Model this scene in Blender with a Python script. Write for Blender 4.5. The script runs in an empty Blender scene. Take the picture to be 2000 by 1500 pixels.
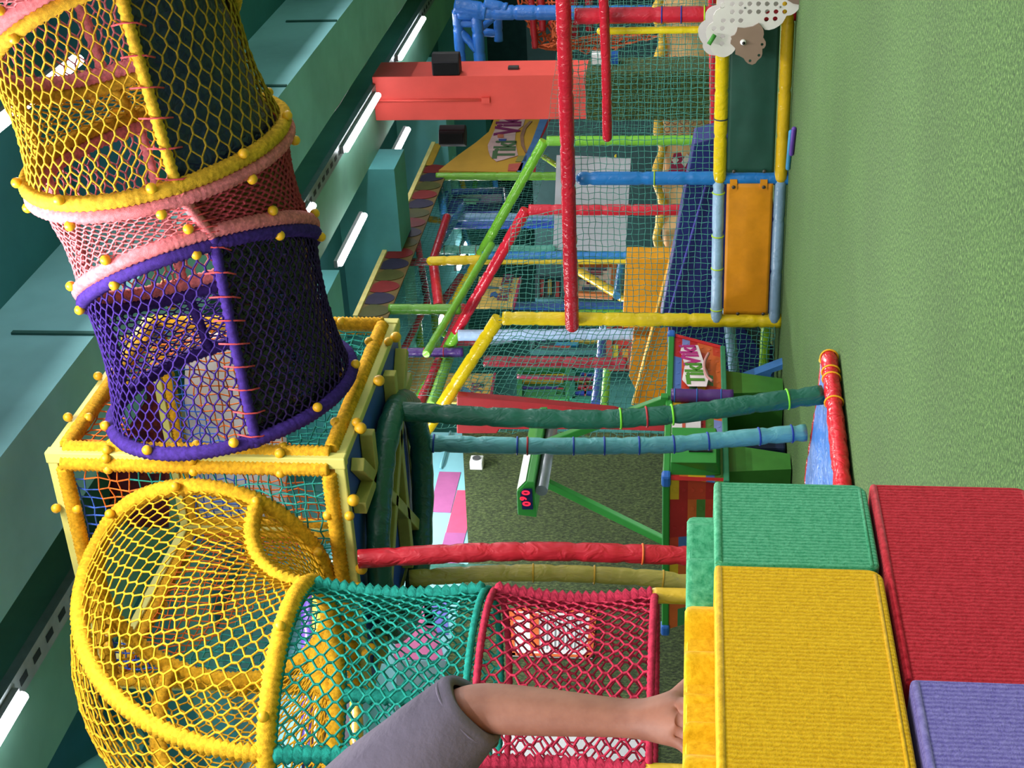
import bpy, bmesh, math, random
from mathutils import Vector, Matrix, noise
random.seed(7)
SC = bpy.context.scene
COL = SC.collection
PI = math.pi
V = Vector

# ------------------------------------------------------------------ camera
FPX = 2870.0
CAM = V((0, 0, 0.8))
PITCH, YAW, ROLL = math.radians(6.85), math.radians(29.47), math.radians(0.833)
HD = V((-math.sin(YAW), math.cos(YAW), 0)); RT = V((math.cos(YAW), math.sin(YAW), 0)); UP = V((0, 0, 1))
FW = HD * math.cos(PITCH) + UP * math.sin(PITCH)
U0 = UP * math.cos(PITCH) - HD * math.sin(PITCH)
RR = RT * math.cos(ROLL) + U0 * math.sin(ROLL)
UU = U0 * math.cos(ROLL) - RT * math.sin(ROLL)
cd = bpy.data.cameras.new('camera'); cam = bpy.data.objects.new('camera', cd); COL.objects.link(cam)
cd.sensor_width = 36; cd.lens = FPX / 2000 * 36; cd.clip_start = 0.05; cd.clip_end = 200
X_, Y_, Z_ = -UU, RR, -FW            # the photograph was taken with the phone turned on its side
cam.matrix_world = Matrix(((X_.x, Y_.x, Z_.x, CAM.x), (X_.y, Y_.y, Z_.y, CAM.y), (X_.z, Y_.z, Z_.z, CAM.z), (0, 0, 0, 1)))
SC.camera = cam

def ray(px, py): return FW + RR * ((750 - py) / FPX) + UU * ((1000 - px) / FPX)
def on(px, py, ax, v):               # where the line of sight meets the plane ax = v
    d = ray(px, py); i = 'xyz'.index(ax)
    return CAM + d * ((v - CAM[i]) / d[i])
def dep(px, py, w): return CAM + ray(px, py) * w

# ------------------------------------------------------------------ materials
def lin(h):
    h = h.lstrip('#'); c = [int(h[i:i + 2], 16) / 255 for i in (0, 2, 4)]
    return tuple((x / 12.92 if x <= 0.04045 else ((x + 0.055) / 1.055) ** 2.4) for x in c) + (1,)
MATS = {}
def newmat(key):
    m = bpy.data.materials.new(key); m.use_nodes = True
    nt = m.node_tree; b = nt.nodes['Principled BSDF']
    MATS[key] = m
    return m, nt, b
def noise_node(nt, scale, detail=3, rough=.6, coord='Object', stretch=None):
    tc = nt.nodes.new('ShaderNodeTexCoord'); n = nt.nodes.new('ShaderNodeTexNoise')
    n.inputs['Scale'].default_value = scale; n.inputs['Detail'].default_value = detail; n.inputs['Roughness'].default_value = rough
    if stretch:
        mp = nt.nodes.new('ShaderNodeMapping'); mp.inputs['Scale'].default_value = stretch
        nt.links.new(tc.outputs[coord], mp.inputs[0]); nt.links.new(mp.outputs[0], n.inputs['Vector'])
    else: nt.links.new(tc.outputs[coord], n.inputs['Vector'])
    return n
def ramp_mix(nt, fac, c0, c1, lo=.35, hi=.65):
    r = nt.nodes.new('ShaderNodeValToRGB')
    r.color_ramp.elements[0].position = lo; r.color_ramp.elements[1].position = hi
    r.color_ramp.elements[0].color = c0; r.color_ramp.elements[1].color = c1
    nt.links.new(fac, r.inputs[0]); return r
def bump(nt, b, h, strength, dist=.01, prev=None):
    n = nt.nodes.new('ShaderNodeBump'); n.inputs['Strength'].default_value = strength; n.inputs['Distance'].default_value = dist
    nt.links.new(h, n.inputs['Height'])
    if prev: nt.links.new(prev.outputs[0], n.inputs['Normal'])
    nt.links.new(n.outputs[0], b.inputs['Normal']); return n
def mul(c, k): return tuple(min(1, x * k) for x in c[:3]) + (1,)
def flat(h, rough=.6, spec=.3, var=.12, scale=6, bs=0, bscale=60, metal=0):
    key = f'paint_{h}_{rough}_{var}_{bs}_{metal}'
    if key in MATS: return MATS[key]
    m, nt, b = newmat(key); c = lin(h)
    n = noise_node(nt, scale, 4)
    r = ramp_mix(nt, n.outputs[0], mul(c, 1 - var), mul(c, 1 + var))
    nt.links.new(r.outputs[0], b.inputs['Base Color'])
    b.inputs['Roughness'].default_value = rough; b.inputs['Specular IOR Level'].default_value = spec; b.inputs['Metallic'].default_value = metal
    if bs: bump(nt, b, noise_node(nt, bscale, 4).outputs[0], bs)
    return m
def vinyl(h, rough=.32, wr=.35, dist=.02):    # wrinkled padding cover
    key = f'vinyl_{h}_{rough}_{wr}'
    if key in MATS: return MATS[key]
    m, nt, b = newmat(key); c = lin(h)
    n = noise_node(nt, 5, 3); r = ramp_mix(nt, n.outputs[0], mul(c, .9), mul(c, 1.08))
    nt.links.new(r.outputs[0], b.inputs['Base Color'])
    b.inputs['Roughness'].default_value = rough; b.inputs['Specular IOR Level'].default_value = .5
    w = noise_node(nt, 16, 2, .5, stretch=(1, 1, .6)); w.inputs['Distortion'].default_value = 1.2
    bump(nt, b, w.outputs[0], wr, dist)
    return m
def rope(h, k=.25):
    key = f'rope_{h}'
    if key in MATS: return MATS[key]
    m, nt, b = newmat(key); c = lin(h)
    n = noise_node(nt, 45, 2); r = ramp_mix(nt, n.outputs[0], mul(c, 1 - k), mul(c, 1 + k))
    nt.links.new(r.outputs[0], b.inputs['Base Color']); b.inputs['Roughness'].default_value = .85; b.inputs['Specular IOR Level'].default_value = .15
    bump(nt, b, noise_node(nt, 260, 2).outputs[0], .5, .004)
    return m
def turf(key, h0, h1, h2, scale, bs, dist, stretch=None):
    m, nt, b = newmat(key)
    n = noise_node(nt, scale, 5, .75, stretch=stretch)
    r = ramp_mix(nt, n.outputs[0], lin(h0), lin(h2), .34, .68)
    e = r.color_ramp.elements.new(.5); e.color = lin(h1)
    big = noise_node(nt, .9, 3); r2 = ramp_mix(nt, big.outputs[0], (.86, .86, .86, 1), (1.08, 1.08, 1.08, 1), .3, .7)
    mx = nt.nodes.new('ShaderNodeMix'); mx.data_type = 'RGBA'; mx.blend_type = 'MULTIPLY'; mx.inputs[0].default_value = 1
    nt.links.new(r.outputs[0], mx.inputs[6]); nt.links.new(r2.outputs[0], mx.inputs[7])
    nt.links.new(mx.outputs[2], b.inputs['Base Color'])
    b.inputs['Roughness'].default_value = .9; b.inputs['Specular IOR Level'].default_value = .08
    b.inputs['Sheen Weight'].default_value = .15
    bump(nt, b, n.outputs[0], bs, dist)
    return m
def foam(key, h, hl):                # ribbed felt face of the foam bricks
    m, nt, b = newmat(key); c = lin(h); c2 = lin(hl)
    tc = nt.nodes.new('ShaderNodeTexCoord'); w = nt.nodes.new('ShaderNodeTexWave')
    w.wave_type = 'BANDS'; w.bands_direction = 'Y'; w.inputs['Scale'].default_value = 52; w.inputs['Distortion'].default_value = 2.2
    w.inputs['Detail'].default_value = 3; w.inputs['Detail Scale'].default_value = 2.2
    nt.links.new(tc.outputs['Object'], w.inputs['Vector'])
    n = noise_node(nt, 210, 4, .7)
    a = nt.nodes.new('ShaderNodeMath'); a.operation = 'MULTIPLY_ADD'; a.inputs[1].default_value = .24
    nt.links.new(w.outputs['Fac'], a.inputs[0])
    s = nt.nodes.new('ShaderNodeMath'); s.operation = 'MULTIPLY'; s.inputs[1].default_value = .8
    nt.links.new(n.outputs[0], s.inputs[0]); nt.links.new(s.outputs[0], a.inputs[2])
    r = ramp_mix(nt, a.outputs[0], c, c2, .3, .85)
    nt.links.new(r.outputs[0], b.inputs['Base Color'])
    b.inputs['Roughness'].default_value = .92; b.inputs['Specular IOR Level'].default_value = .1; b.inputs['Sheen Weight'].default_value = .06
    bump(nt, b, a.outputs[0], .6, .004)
    return m
def felt(key, h, hl):
    m, nt, b = newmat(key)
    n = noise_node(nt, 120, 4, .7); r = ramp_mix(nt, n.outputs[0], lin(h), lin(hl), .3, .75)
    nt.links.new(r.outputs[0], b.inputs['Base Color']); b.inputs['Roughness'].default_value = .95; b.inputs['Specular IOR Level'].default_value = .1
    b.inputs['Sheen Weight'].default_value = .08
    bump(nt, b, n.outputs[0], .4, .003); return m
def glow(key, h, s):
    m, nt, b = newmat(key); b.inputs['Base Color'].default_value = lin(h)
    b.inputs['Emission Color'].default_value = lin(h); b.inputs['Emission Strength'].default_value = s; return m

# ------------------------------------------------------------------ mesh builder
class MB:
    def __init__(s): s.v = []; s.f = []; s.mi = []; s.m = 0; s.sm = []
    def add(s, vs, fs, smooth=True):
        o = len(s.v); s.v += [tuple(p) for p in vs]
        s.f += [tuple(i + o for i in f) for f in fs]; s.mi += [s.m] * len(fs); s.sm += [smooth] * len(fs)
        return s
    def box(s, a, b):
        (x0, y0, z0), (x1, y1, z1) = [min(p, q) for p, q in zip(a, b)], [max(p, q) for p, q in zip(a, b)]
        vs = [(x0, y0, z0), (x1, y0, z0), (x1, y1, z0), (x0, y1, z0), (x0, y0, z1), (x1, y0, z1), (x1, y1, z1), (x0, y1, z1)]
        return s.add(vs, [(3, 2, 1, 0), (4, 5, 6, 7), (0, 1, 5, 4), (1, 2, 6, 5), (2, 3, 7, 6), (3, 0, 4, 7)], False)
    def beam(s, a, b, w, h=None, up=UP):
        a, b = V(a), V(b); d = (b - a).normalized(); h = h or w
        x = d.cross(up)
        if x.length < 1e-4: x = d.cross(V((1, 0, 0)))
        x.normalize(); y = x.cross(d)
        vs = [p + x * (i * w / 2) + y * (j * h / 2) for p in (a, b) for i, j in ((-1, -1), (1, -1), (1, 1), (-1, 1))]
        return s.add(vs, [(3, 2, 1, 0), (4, 5, 6, 7), (0, 1, 5, 4), (1, 2, 6, 5), (2, 3, 7, 6), (3, 0, 4, 7)], False)
    def tube(s, pts, r, n=12, caps=True, closed=False, round_caps=False):
        pts = [V(p) for p in pts]; k = len(pts)
        rs = [r(i) if callable(r) else (r[i] if isinstance(r, (list, tuple)) else r) for i in range(k)]
        if round_caps and not closed:
            d0 = (pts[0] - pts[1]).normalized(); d1 = (pts[-1] - pts[-2]).normalized()
            A = [(pts[0] + d0 * rs[0] * math.sin(t), rs[0] * math.cos(t)) for t in (1.45, 1.1, .7, .35)]
            B = [(pts[-1] + d1 * rs[-1] * math.sin(t), rs[-1] * math.cos(t)) for t in (.35, .7, 1.1, 1.45)]
            pts = [p for p, _ in A] + pts + [p for p, _ in B]; rs = [q for _, q in A] + rs + [q for _, q in B]; k = len(pts)
        o = len(s.v); nrm = None
        for i, p in enumerate(pts):
            if closed: d = (pts[(i + 1) % k] - pts[i - 1])
            else: d = pts[min(i + 1, k - 1)] - pts[max(i - 1, 0)]
            d = d.normalized() if d.length > 1e-9 else V((0, 0, 1))
            if nrm is None:
                nrm = d.cross(UP)
                if nrm.length < .05: nrm = d.cross(V((0, 1, 0)))
            nrm = (nrm - d * nrm.dot(d)).normalized(); bn = d.cross(nrm)
            for j in range(n):
                a = 2 * PI * j / n
                s.v.append(tuple(p + (nrm * math.cos(a) + bn * math.sin(a)) * rs[i]))
        for i in range(k if closed else k - 1):
            for j in range(n):
                a, b = o + i * n, o + ((i + 1) % k) * n
                s.f.append((a + j, a + (j + 1) % n, b + (j + 1) % n, b + j)); s.mi.append(s.m); s.sm.append(True)
        if caps and not closed:
            s.f.append(tuple(o + j for j in reversed(range(n)))); s.f.append(tuple(o + (k - 1) * n + j for j in range(n)))
            s.mi += [s.m] * 2; s.sm += [False] * 2
        return s
    def seg(s, a, b, r, n=4):
        a, b = V(a), V(b); d = b - a
        if d.length < 1e-6: return s
        d.normalize(); x = d.cross(UP)
        if x.length < .05: x = d.cross(V((1, 0, 0)))
        x.normalize(); y = d.cross(x); o = len(s.v)
        for p in (a, b):
            for j in range(n):
                t = 2 * PI * j / n; s.v.append(tuple(p + (x * math.cos(t) + y * math.sin(t)) * r))
        for j in range(n):
            s.f.append((o + j, o + (j + 1) % n, o + n + (j + 1) % n, o + n + j)); s.mi.append(s.m); s.sm.append(True)
        return s
    def ball(s, c, r, nu=10, nv=7, sc=(1, 1, 1)):
        c = V(c); vs = [c + V((0, 0, r * sc[2]))]; fs = []
        for i in range(1, nv):
            t = PI * i / nv
            for j in range(nu):
                a = 2 * PI * j / nu
                vs.append(c + V((r * math.sin(t) * math.cos(a) * sc[0], r * math.sin(t) * math.sin(a) * sc[1], r * math.cos(t) * sc[2])))
        vs.append(c - V((0, 0, r * sc[2]))); L = len(vs) - 1
        for j in range(nu):
            fs.append((0, 1 + j, 1 + (j + 1) % nu)); b = 1 + (nv - 2) * nu
            fs.append((L, b + (j + 1) % nu, b + j))
        for i in range(nv - 2):
            for j in range(nu):
                a = 1 + i * nu; b = a + nu
                fs.append((a + j, b + j, b + (j + 1) % nu, a + (j + 1) % nu))
        return s.add(vs, fs)
    def knot(s, p, r):
        p = V(p)
        return s.add([p + V(q) * r for q in ((1, 0, 0), (-1, 0, 0), (0, 1, 0), (0, -1, 0), (0, 0, 1), (0, 0, -1))],
                     [(0, 2, 4), (2, 1, 4), (1, 3, 4), (3, 0, 4), (2, 0, 5), (1, 2, 5), (3, 1, 5), (0, 3, 5)])
    def prism(s, poly, off):         # polygon (3-D points) pushed along off
        poly = [V(p) for p in poly]; n = len(poly); off = V(off)
        vs = poly + [p + off for p in poly]
        return s.add(vs, [tuple(range(n)), tuple(reversed(range(n, 2 * n)))] + [(i, (i + 1) % n, n + (i + 1) % n, n + i) for i in range(n)], False)
    def grid(s, fn, nu, nv):
        vs = [fn(i / nu, j / nv) for j in range(nv + 1) for i in range(nu + 1)]; w = nu + 1
        return s.add(vs, [(j * w + i, j * w + i + 1, (j + 1) * w + i + 1, (j + 1) * w + i) for j in range(nv) for i in range(nu)])
    def build(s, name, mats, parent=None, bevel=0, sub=0, solid=0, seg=2):
        loc = ORG.get(parent.name, V((0, 0, 0))) if parent else None
        if parent is None:
            xs = [v[0] for v in s.v]; ys = [v[1] for v in s.v]; zs = [v[2] for v in s.v]
            loc = V(((min(xs) + max(xs)) / 2, (min(ys) + max(ys)) / 2, min(zs)))
        me = bpy.data.meshes.new(name)
        me.from_pydata([(v[0] - loc.x, v[1] - loc.y, v[2] - loc.z) for v in s.v], [], s.f)
        mats = mats if isinstance(mats, (list, tuple)) else [mats]
        for m in mats: me.materials.append(m)
        me.polygons.foreach_set('material_index', s.mi); me.polygons.foreach_set('use_smooth', s.sm)
        bm = bmesh.new(); bm.from_mesh(me); bmesh.ops.recalc_face_normals(bm, faces=bm.faces); bm.to_mesh(me); bm.free()
        me.update()
        o = bpy.data.objects.new(name, me); COL.objects.link(o)
        if parent: o.parent = parent
        else: o.location = loc
        ORG[o.name] = loc
        if bevel:
            b = o.modifiers.new('bevel', 'BEVEL'); b.width = bevel; b.segments = seg; b.limit_method = 'ANGLE'
        if solid:
            m = o.modifiers.new('solid', 'SOLIDIFY'); m.thickness = solid; m.offset = 0
        if sub:
            m = o.modifiers.new('sub', 'SUBSURF'); m.levels = sub; m.render_levels = sub
        return o
ORG = {}
def tag(o, label=None, cat=None, group=None, kind=None):
    if label: o['label'] = label
    if cat: o['category'] = cat
    if group: o['group'] = group
    if kind: o['kind'] = kind
    return o
def thing(name, label, cat, loc, group=None):
    o = bpy.data.objects.new(name, None); COL.objects.link(o); o.location = loc; o.empty_display_size = .1
    ORG[o.name] = V(loc); return tag(o, label, cat, group)
def dup(root, delta, label=None, group=None):
    r = root.copy(); COL.objects.link(r); r.location = V(root.location) + V(delta); ORG[r.name] = V(r.location)
    if label: r['label'] = label
    if group: r['group'] = group
    for ch in list(root.children):
        c = ch.copy(); COL.objects.link(c); c.parent = r
        for g in ch.children:
            d = g.copy(); COL.objects.link(d); d.parent = c
    return r
def struct(name, mb, mat, **k): return tag(mb.build(name, mat, **k), kind='structure')

def dense(pts, step=.03):
    pts = [V(p) for p in pts]; out = []
    if len(pts) > 2:                 # Catmull-Rom through the points
        P = [2 * pts[0] - pts[1]] + pts + [2 * pts[-1] - pts[-2]]
        for i in range(1, len(P) - 2):
            a, b, c, d = P[i - 1:i + 3]; n = max(2, int((c - b).length / step))
            for k in range(n):
                t = k / n
                out.append(.5 * (2 * b + (c - a) * t + (2 * a - 5 * b + 4 * c - d) * t * t + (3 * b - a - 3 * c + d) * t ** 3))
        out.append(pts[-1])
    else:
        n = max(2, int((pts[1] - pts[0]).length / step)); out = [pts[0].lerp(pts[1], k / n) for k in range(n + 1)]
    return out
def pad(pts, r, tie=.22, jit=.04, n=12, smooth=True, rc=False, depth=.13):   # foam sleeve pinched by its ties
    P = dense(pts) if smooth else [V(p) for p in pts]
    acc = 0; rs = []; nxt = tie * random.uniform(.6, 1.2)
    for i, p in enumerate(P):
        if i: acc += (p - P[i - 1]).length
        k = 1 + random.uniform(-jit, jit) * .35
        if acc > nxt: k -= depth; nxt = acc + tie * random.uniform(.75, 1.25)
        rs.append(r * k)
    m = MB(); m.tube(P, rs, n, round_caps=rc); return m, P
def pad_obj(name, pts, r, h, parent=None, label=None, straps=None, rough=.3, wr=.35, tie=.22, rc=False, n=12, **k):
    m, P = pad(pts, r, tie, rc=rc, n=n)
    o = m.build(name, vinyl(h, rough, wr), parent)
    if label: o['label'] = label
    if straps:
        for f, hh in straps:
            i = min(len(P) - 2, max(1, int(f * (len(P) - 1)))); d = (P[i + 1] - P[i - 1]).normalized()
            ring(P[i], d, r * 1.0, .006).build('cable_tie', flat(hh, .5), o)
    return o
def ring(c, nrm, R, r, n=20, k=6):
    nrm = V(nrm).normalized(); x = nrm.cross(UP)
    if x.length < .05: x = nrm.cross(V((1, 0, 0)))
    x.normalize(); y = nrm.cross(x); c = V(c)
    return MB().tube([c + (x * math.cos(2 * PI * i / n) + y * math.sin(2 * PI * i / n)) * R for i in range(n)], r, k, closed=True)
def text(s, name, mat, parent, o, right, up, size, ext=.003, align='LEFT', bold=0, sx=1):
    cu = bpy.data.curves.new('t', 'FONT'); cu.body = s; cu.size = size; cu.extrude = ext; cu.align_x = align; cu.offset = bold
    ob = bpy.data.objects.new('t', cu); COL.objects.link(ob)
    dg = bpy.context.evaluated_depsgraph_get(); me = bpy.data.meshes.new_from_object(ob.evaluated_get(dg))
    bpy.data.objects.remove(ob); right, up = V(right).normalized(), V(up).normalized(); nrm = right.cross(up)
    loc = ORG.get(parent.name, V((0, 0, 0)))
    right = right * sx
    M = Matrix(((right.x, up.x, nrm.x, o[0] - loc.x), (right.y, up.y, nrm.y, o[1] - loc.y), (right.z, up.z, nrm.z, o[2] - loc.z), (0, 0, 0, 1)))
    me.transform(M); me.materials.clear(); me.materials.append(mat)
    t = bpy.data.objects.new(name, me); COL.objects.link(t); t.parent = parent; ORG[t.name] = loc; return t

# nets ------------------------------------------------------------------
def jitter(a): return V((random.gauss(0, a), random.gauss(0, a), random.gauss(0, a)))
def hexnet(mb, S, nk, nr, r, u0=0., u1=1., wrap=False, jit=.0016, amp=.3, kn=1.5, n=4):
    """knotted hexagonal net on the patch S(u, v); nk zigzag points, nr rows"""
    pt = {}
    for row in range(nr + 1):
        for k in range(nk + (0 if wrap else 1)):
            v = (row + (amp if (k + row) % 2 else -amp)) / nr; v = min(1, max(0, v))
            pt[row, k] = V(S(u0 + (u1 - u0) * k / nk, v)) + jitter(jit)
    for (row, k), p in pt.items():
        q = pt.get((row, (k + 1) % nk if wrap else k + 1))
        if q is not None: mb.seg(p, q, r, n)
        if (k + row) % 2:
            q = pt.get((row + 1, k))
            if q is not None: mb.seg(p, q, r * 1.25, n)
        if kn: mb.knot(p, r * kn)
def sqnet(mbs, S, nu, nv, r, jit=.004, skip=None, pick=None, sag=0, n=3):
    P = [[V(S(i / nu, j / nv)) + jitter(jit) for i in range(nu + 1)] for j in range(nv + 1)]
    for j in range(nv + 1):
        for i in range(nu + 1):
            for q in ([P[j][i + 1]] if i < nu else []) + ([P[j + 1][i]] if j < nv else []):
                mid = (P[j][i] + q) / 2
                if skip and skip(mid): continue
                (mbs[pick(mid)] if pick else mbs).seg(P[j][i], q, r, n)
def quad(a, b, c, d):                # a,b along u at v=0; d,c at v=1
    a, b, c, d = V(a), V(b), V(c), V(d)
    return lambda u, v: (a * (1 - u) + b * u) * (1 - v) + (d * (1 - u) + c * u) * v
def wavy(S, amp, nrm, f=3.0):
    nrm = V(nrm); return lambda u, v: S(u, v) + nrm * (amp * noise.noise(V((u * f, v * f, 1.7))) + amp * .5 * noise.noise(V((u * f * 2.7, v * f * 2.7, 5))))

# ================================================================== the room
floor_m = turf('lawn_turf', '1e3f14', '4b7831', '92bb66', 80, 1.0, .02)
wallturf = turf('shaggy_turf', '1c2b11', '43592a', '7d9150', 48, 1.0, .04, stretch=(1, 1, .55))
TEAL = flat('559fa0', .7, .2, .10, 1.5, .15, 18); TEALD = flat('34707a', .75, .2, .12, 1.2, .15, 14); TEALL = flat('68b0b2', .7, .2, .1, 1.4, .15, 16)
fl = MB(); fl.grid(lambda u, v: (-13 + 19 * u, -3 + 33 * v, 0), 4, 4); struct('floor', fl, floor_m)
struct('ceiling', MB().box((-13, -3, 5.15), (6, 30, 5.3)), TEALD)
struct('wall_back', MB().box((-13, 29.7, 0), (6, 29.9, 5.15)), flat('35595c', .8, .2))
lw = MB().box((-8.8, -3, 0), (-8.6, 14.08, 5.15)); struct('wall_left', lw, flat('8fd0e0', .7, .2, .05, 2))
struct('wall_far_left', MB().box((-13, 14.3, 0), (-12.85, 29.7, 5.15)), flat('4d8f8c', .8, .2))
# beams and ducts under the ceiling
b1 = MB().box((-4.78, -2.5, 4.4), (-4.0, 29, 5.15)); struct('trim_1', b1, flat('7fb9c0', .75, .2, .14, .9, .2, 9))
seams = MB()
for yy in (7.6, 10.2, 12.4, 14.5, 17): seams.box((-4.0, yy, 4.4), (-3.985, yy + .035, 4.93))
tag(seams.build('trim_2', flat('2c5b57', .8)), kind='structure')
struct('trim_3', MB().box((-6.4, -2.5, 4.72), (-5.75, 29, 5.15)), flat('6c9f8c', .75, .2, .12, 1))
for i, (ya, yb, za) in enumerate(((8.2, 8.9, 4.5), (13.0, 13.7, 4.45), (16.6, 17.3, 4.4), (20.5, 21.2, 4.4), (24.5, 25.2, 4.4))):
    struct(f'trim_{4 + i}', MB().box((-12.8, ya, za), (-6.4, yb, 5.15)), TEALL if i % 2 else TEAL)
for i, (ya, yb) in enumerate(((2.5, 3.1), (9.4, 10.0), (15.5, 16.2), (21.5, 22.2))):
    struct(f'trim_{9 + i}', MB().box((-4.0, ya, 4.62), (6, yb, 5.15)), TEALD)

# red column with its turf wrapping ---------------------------------
RED = flat('e4544c', .65, .25, .06, 1.5, .08, 30)
CX, CY = -5.456, 17.28
col = thing('column', 'square red column wrapped in artificial turf at its foot', 'column', (CX - .3, CY + .3, 0))
MB().box((CX - .56, CY, 2.05), (CX, CY + .6, 4.72)).build('shaft', RED, col, bevel=.006)
MB().box((CX - .585, CY - .03, 0), (CX + .03, CY + .63, 2.1)).build('turf_wrap', wallturf, col, bevel=.05)
pz = MB(); pz.tube([(CX - .3, CY - .018, 4.7), (CX - .3, CY - .018, 3.35)], .016, 8)
pz.box((CX - .335, CY - .05, 3.27), (CX - .265, CY, 3.37)).build('conduit', RED, col)
tag(MB().box((CX, CY + .22, 2.93), (CX + .035, CY + .3, 3.06)).build('switch_plate', flat('3c3c3c', .5), bevel=.004), 'small grey sensor on the right face of the red column', 'sensor')
def speaker(loc, label, yaw):
    t = thing('speaker', label, 'speaker', loc)
    cs, sn = math.cos(yaw), math.sin(yaw)
    def R(x, y, z): return (loc[0] + x * cs - y * sn, loc[1] + x * sn + y * cs, loc[2] + z)
    prof = [(-.13, 0), (.05, 0), (.13, .06), (.13, .14), (.05, .2), (-.13, .2)]
    b = MB(); b.prism([R(x, y, -.17) for x, y in prof], (0, 0, .34)); b.build('cabinet', flat('1d1a20', .55), t, bevel=.012)
    g = MB(); g.box(R(-.12, 0, -.15), R(.02, -.012, .15)); g.build('grille', flat('0e0d10', .9), t)
    a = MB(); a.tube([R(0, .2, 0), R(0, .27, 0)], .025, 8); a.build('bracket', flat('26242a', .5, metal=.6), t)
    return t
speaker((CX + .13, CY + .02, 3.80), 'black loudspeaker on the right face of the red column', 0)
speaker((-6.35, 17.7, 3.85), 'black loudspeaker hanging left of the red column before the yellow sign', .5)

# light fittings -----------------------------------------------------
LED = glow('led_tube', 'fbf7ff', 26)
def led(x, y0, y1, z, label, grp=None):
    t = thing('ceiling_light', label, 'light', (x, (y0 + y1) / 2, z), grp)
    MB().box((x - .04, y0 - .02, z + .045), (x + .04, y1 + .02, z + .085)).build('housing', flat('8b8f90', .5, metal=.4), t)
    m = MB(); m.tube([(x, y0, z + .02), (x, y1, z + .02)], .034, 10); m.build('tube', LED, t)
led(-5.63, 18.62, 20.51, 4.6, 'long white tube light touching the top of the red column on its right', None)
led(-5.63, 15.21, 17.1, 4.6, 'long white tube light just left of the red column head', None)
led(-5.63, 12.7, 13.6, 4.6, 'short white tube light beside the lower edge of the pink net section', None)
led(-5.63, 4.6, 6.19, 4.6, 'white tube light at the bottom left corner of the photo', None)
led(-6.65, 17.88, 18.74, 4.6, 'short white tube light beneath the red column edge in second row', None)
led(-6.65, 14.4, 15.76, 4.6, 'white tube light above the leaf-patterned valance', None)
led(-2.6, 7.25, 8.65, 4.6, 'white tube light shining through the yellow net section at top', None)
for y in (16.2, 18.2, 20.2): led(-9.4, y, y + .95, 4.3, {16.2: 'nearest small white tube light seen inside the play frame', 18.2: 'middle small white tube light seen inside the play frame', 20.2: 'farthest small white tube light seen inside the play frame'}[y])
tray = thing('cable_tray', 'long perforated metal cable tray carrying the tube lights', 'cable tray', (-5.63, 12, 4.69))
ty = MB().box((-5.72, 3, 4.685), (-5.55, 22, 4.70)); ty.box((-5.72, 3, 4.70), (-5.71, 22, 4.75)); ty.box((-5.56, 3, 4.70), (-5.55, 22, 4.75))
ty.m = 1
for i in range(95): ty.box((-5.66, 3.1 + .2 * i, 4.682), (-5.61, 3.2 + .2 * i, 4.686))
ty.build('channel', [flat('7d8a8a', .5, metal=.5), flat('20292b', .9)], tray)
for i, off in enumerate((-.05, 0, .06)):
    m = MB(); m.tube([(-5.15 + off, 4 + k * .5, 4.74 + .035 * noise.noise(V((k * .7, off * 30, 0)))) for k in range(48)], .014, 6)
    tag(m.build('ceiling_cable', flat('26403f', .6)), ['dark cable beside the tray, nearest the big beam', 'dark cable in the middle of the run by the tray', 'dark cable closest to the light tray'][i], 'cable', 'cables along the ceiling')
pipe = MB(); pipe.tube(dense([(-9.5, 5.6, 4.75), (-7.2, 5.6, 4.75), (-6.6, 5.6, 4.75)]), .17, 18)
tag(pipe.build('ventilation_pipe', TEALL), 'thick teal pipe under the ceiling at the lower left corner', 'pipe')
pipe = MB(); pipe.tube(dense([(-7.5, 7.9, 5.0), (-7.4, 7.7, 4.8), (-7.1, 7.2, 4.72), (-6.9, 6.8, 4.75), (-6.9, 6.4, 5.05)]), .09, 14)
tag(pipe.build('ventilation_pipe', TEALL), 'thin bent teal pipe above the perforated cable tray', 'pipe')

def area(loc, sx, sy, e, col=(1, .97, .95), rot=(0, 0, 0)):
    l = bpy.data.lights.new('fill_lamp', 'AREA'); l.shape = 'RECTANGLE'; l.size = sx; l.size_y = sy; l.energy = e; l.color = col  # added fill light, separate from the visible tube fittings
    o = bpy.data.objects.new('fill_lamp', l); COL.objects.link(o); o.location = loc; o.rotation_euler = rot
for x, e in ((-2.6, 190), (1.2, 130), (4.5, 140)):  # unseen ceiling rows added to light the foreground and the big beam
    for y in (-1.2, 4.0, 8.6, 13.8, 19): area((x, y, 4.56), .12, 2.6, e * (1.5 if x < 0 and y < 6 else 1))
for y in (9.5, 12.0, 24): area((-7.6, y, 4.4), .12, 1.8, 100)
for y in (15.2, 18.6, 21.2): area((-9.6, y, 4.25), .12, 2.0, 120)  # added to brighten the inside of the play tower
w = bpy.data.worlds.new('world'); SC.world = w; w.use_nodes = True
w.node_tree.nodes['Background'].inputs[0].default_value = (.86, .93, 1, 1); w.node_tree.nodes['Background'].inputs[1].default_value = .75
SC.view_settings.view_transform = 'Standard'; SC.view_settings.look = 'None'; SC.view_settings.gamma = 1; SC.view_settings.exposure = 0.0
SC.view_settings.use_curve_mapping = False

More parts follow.
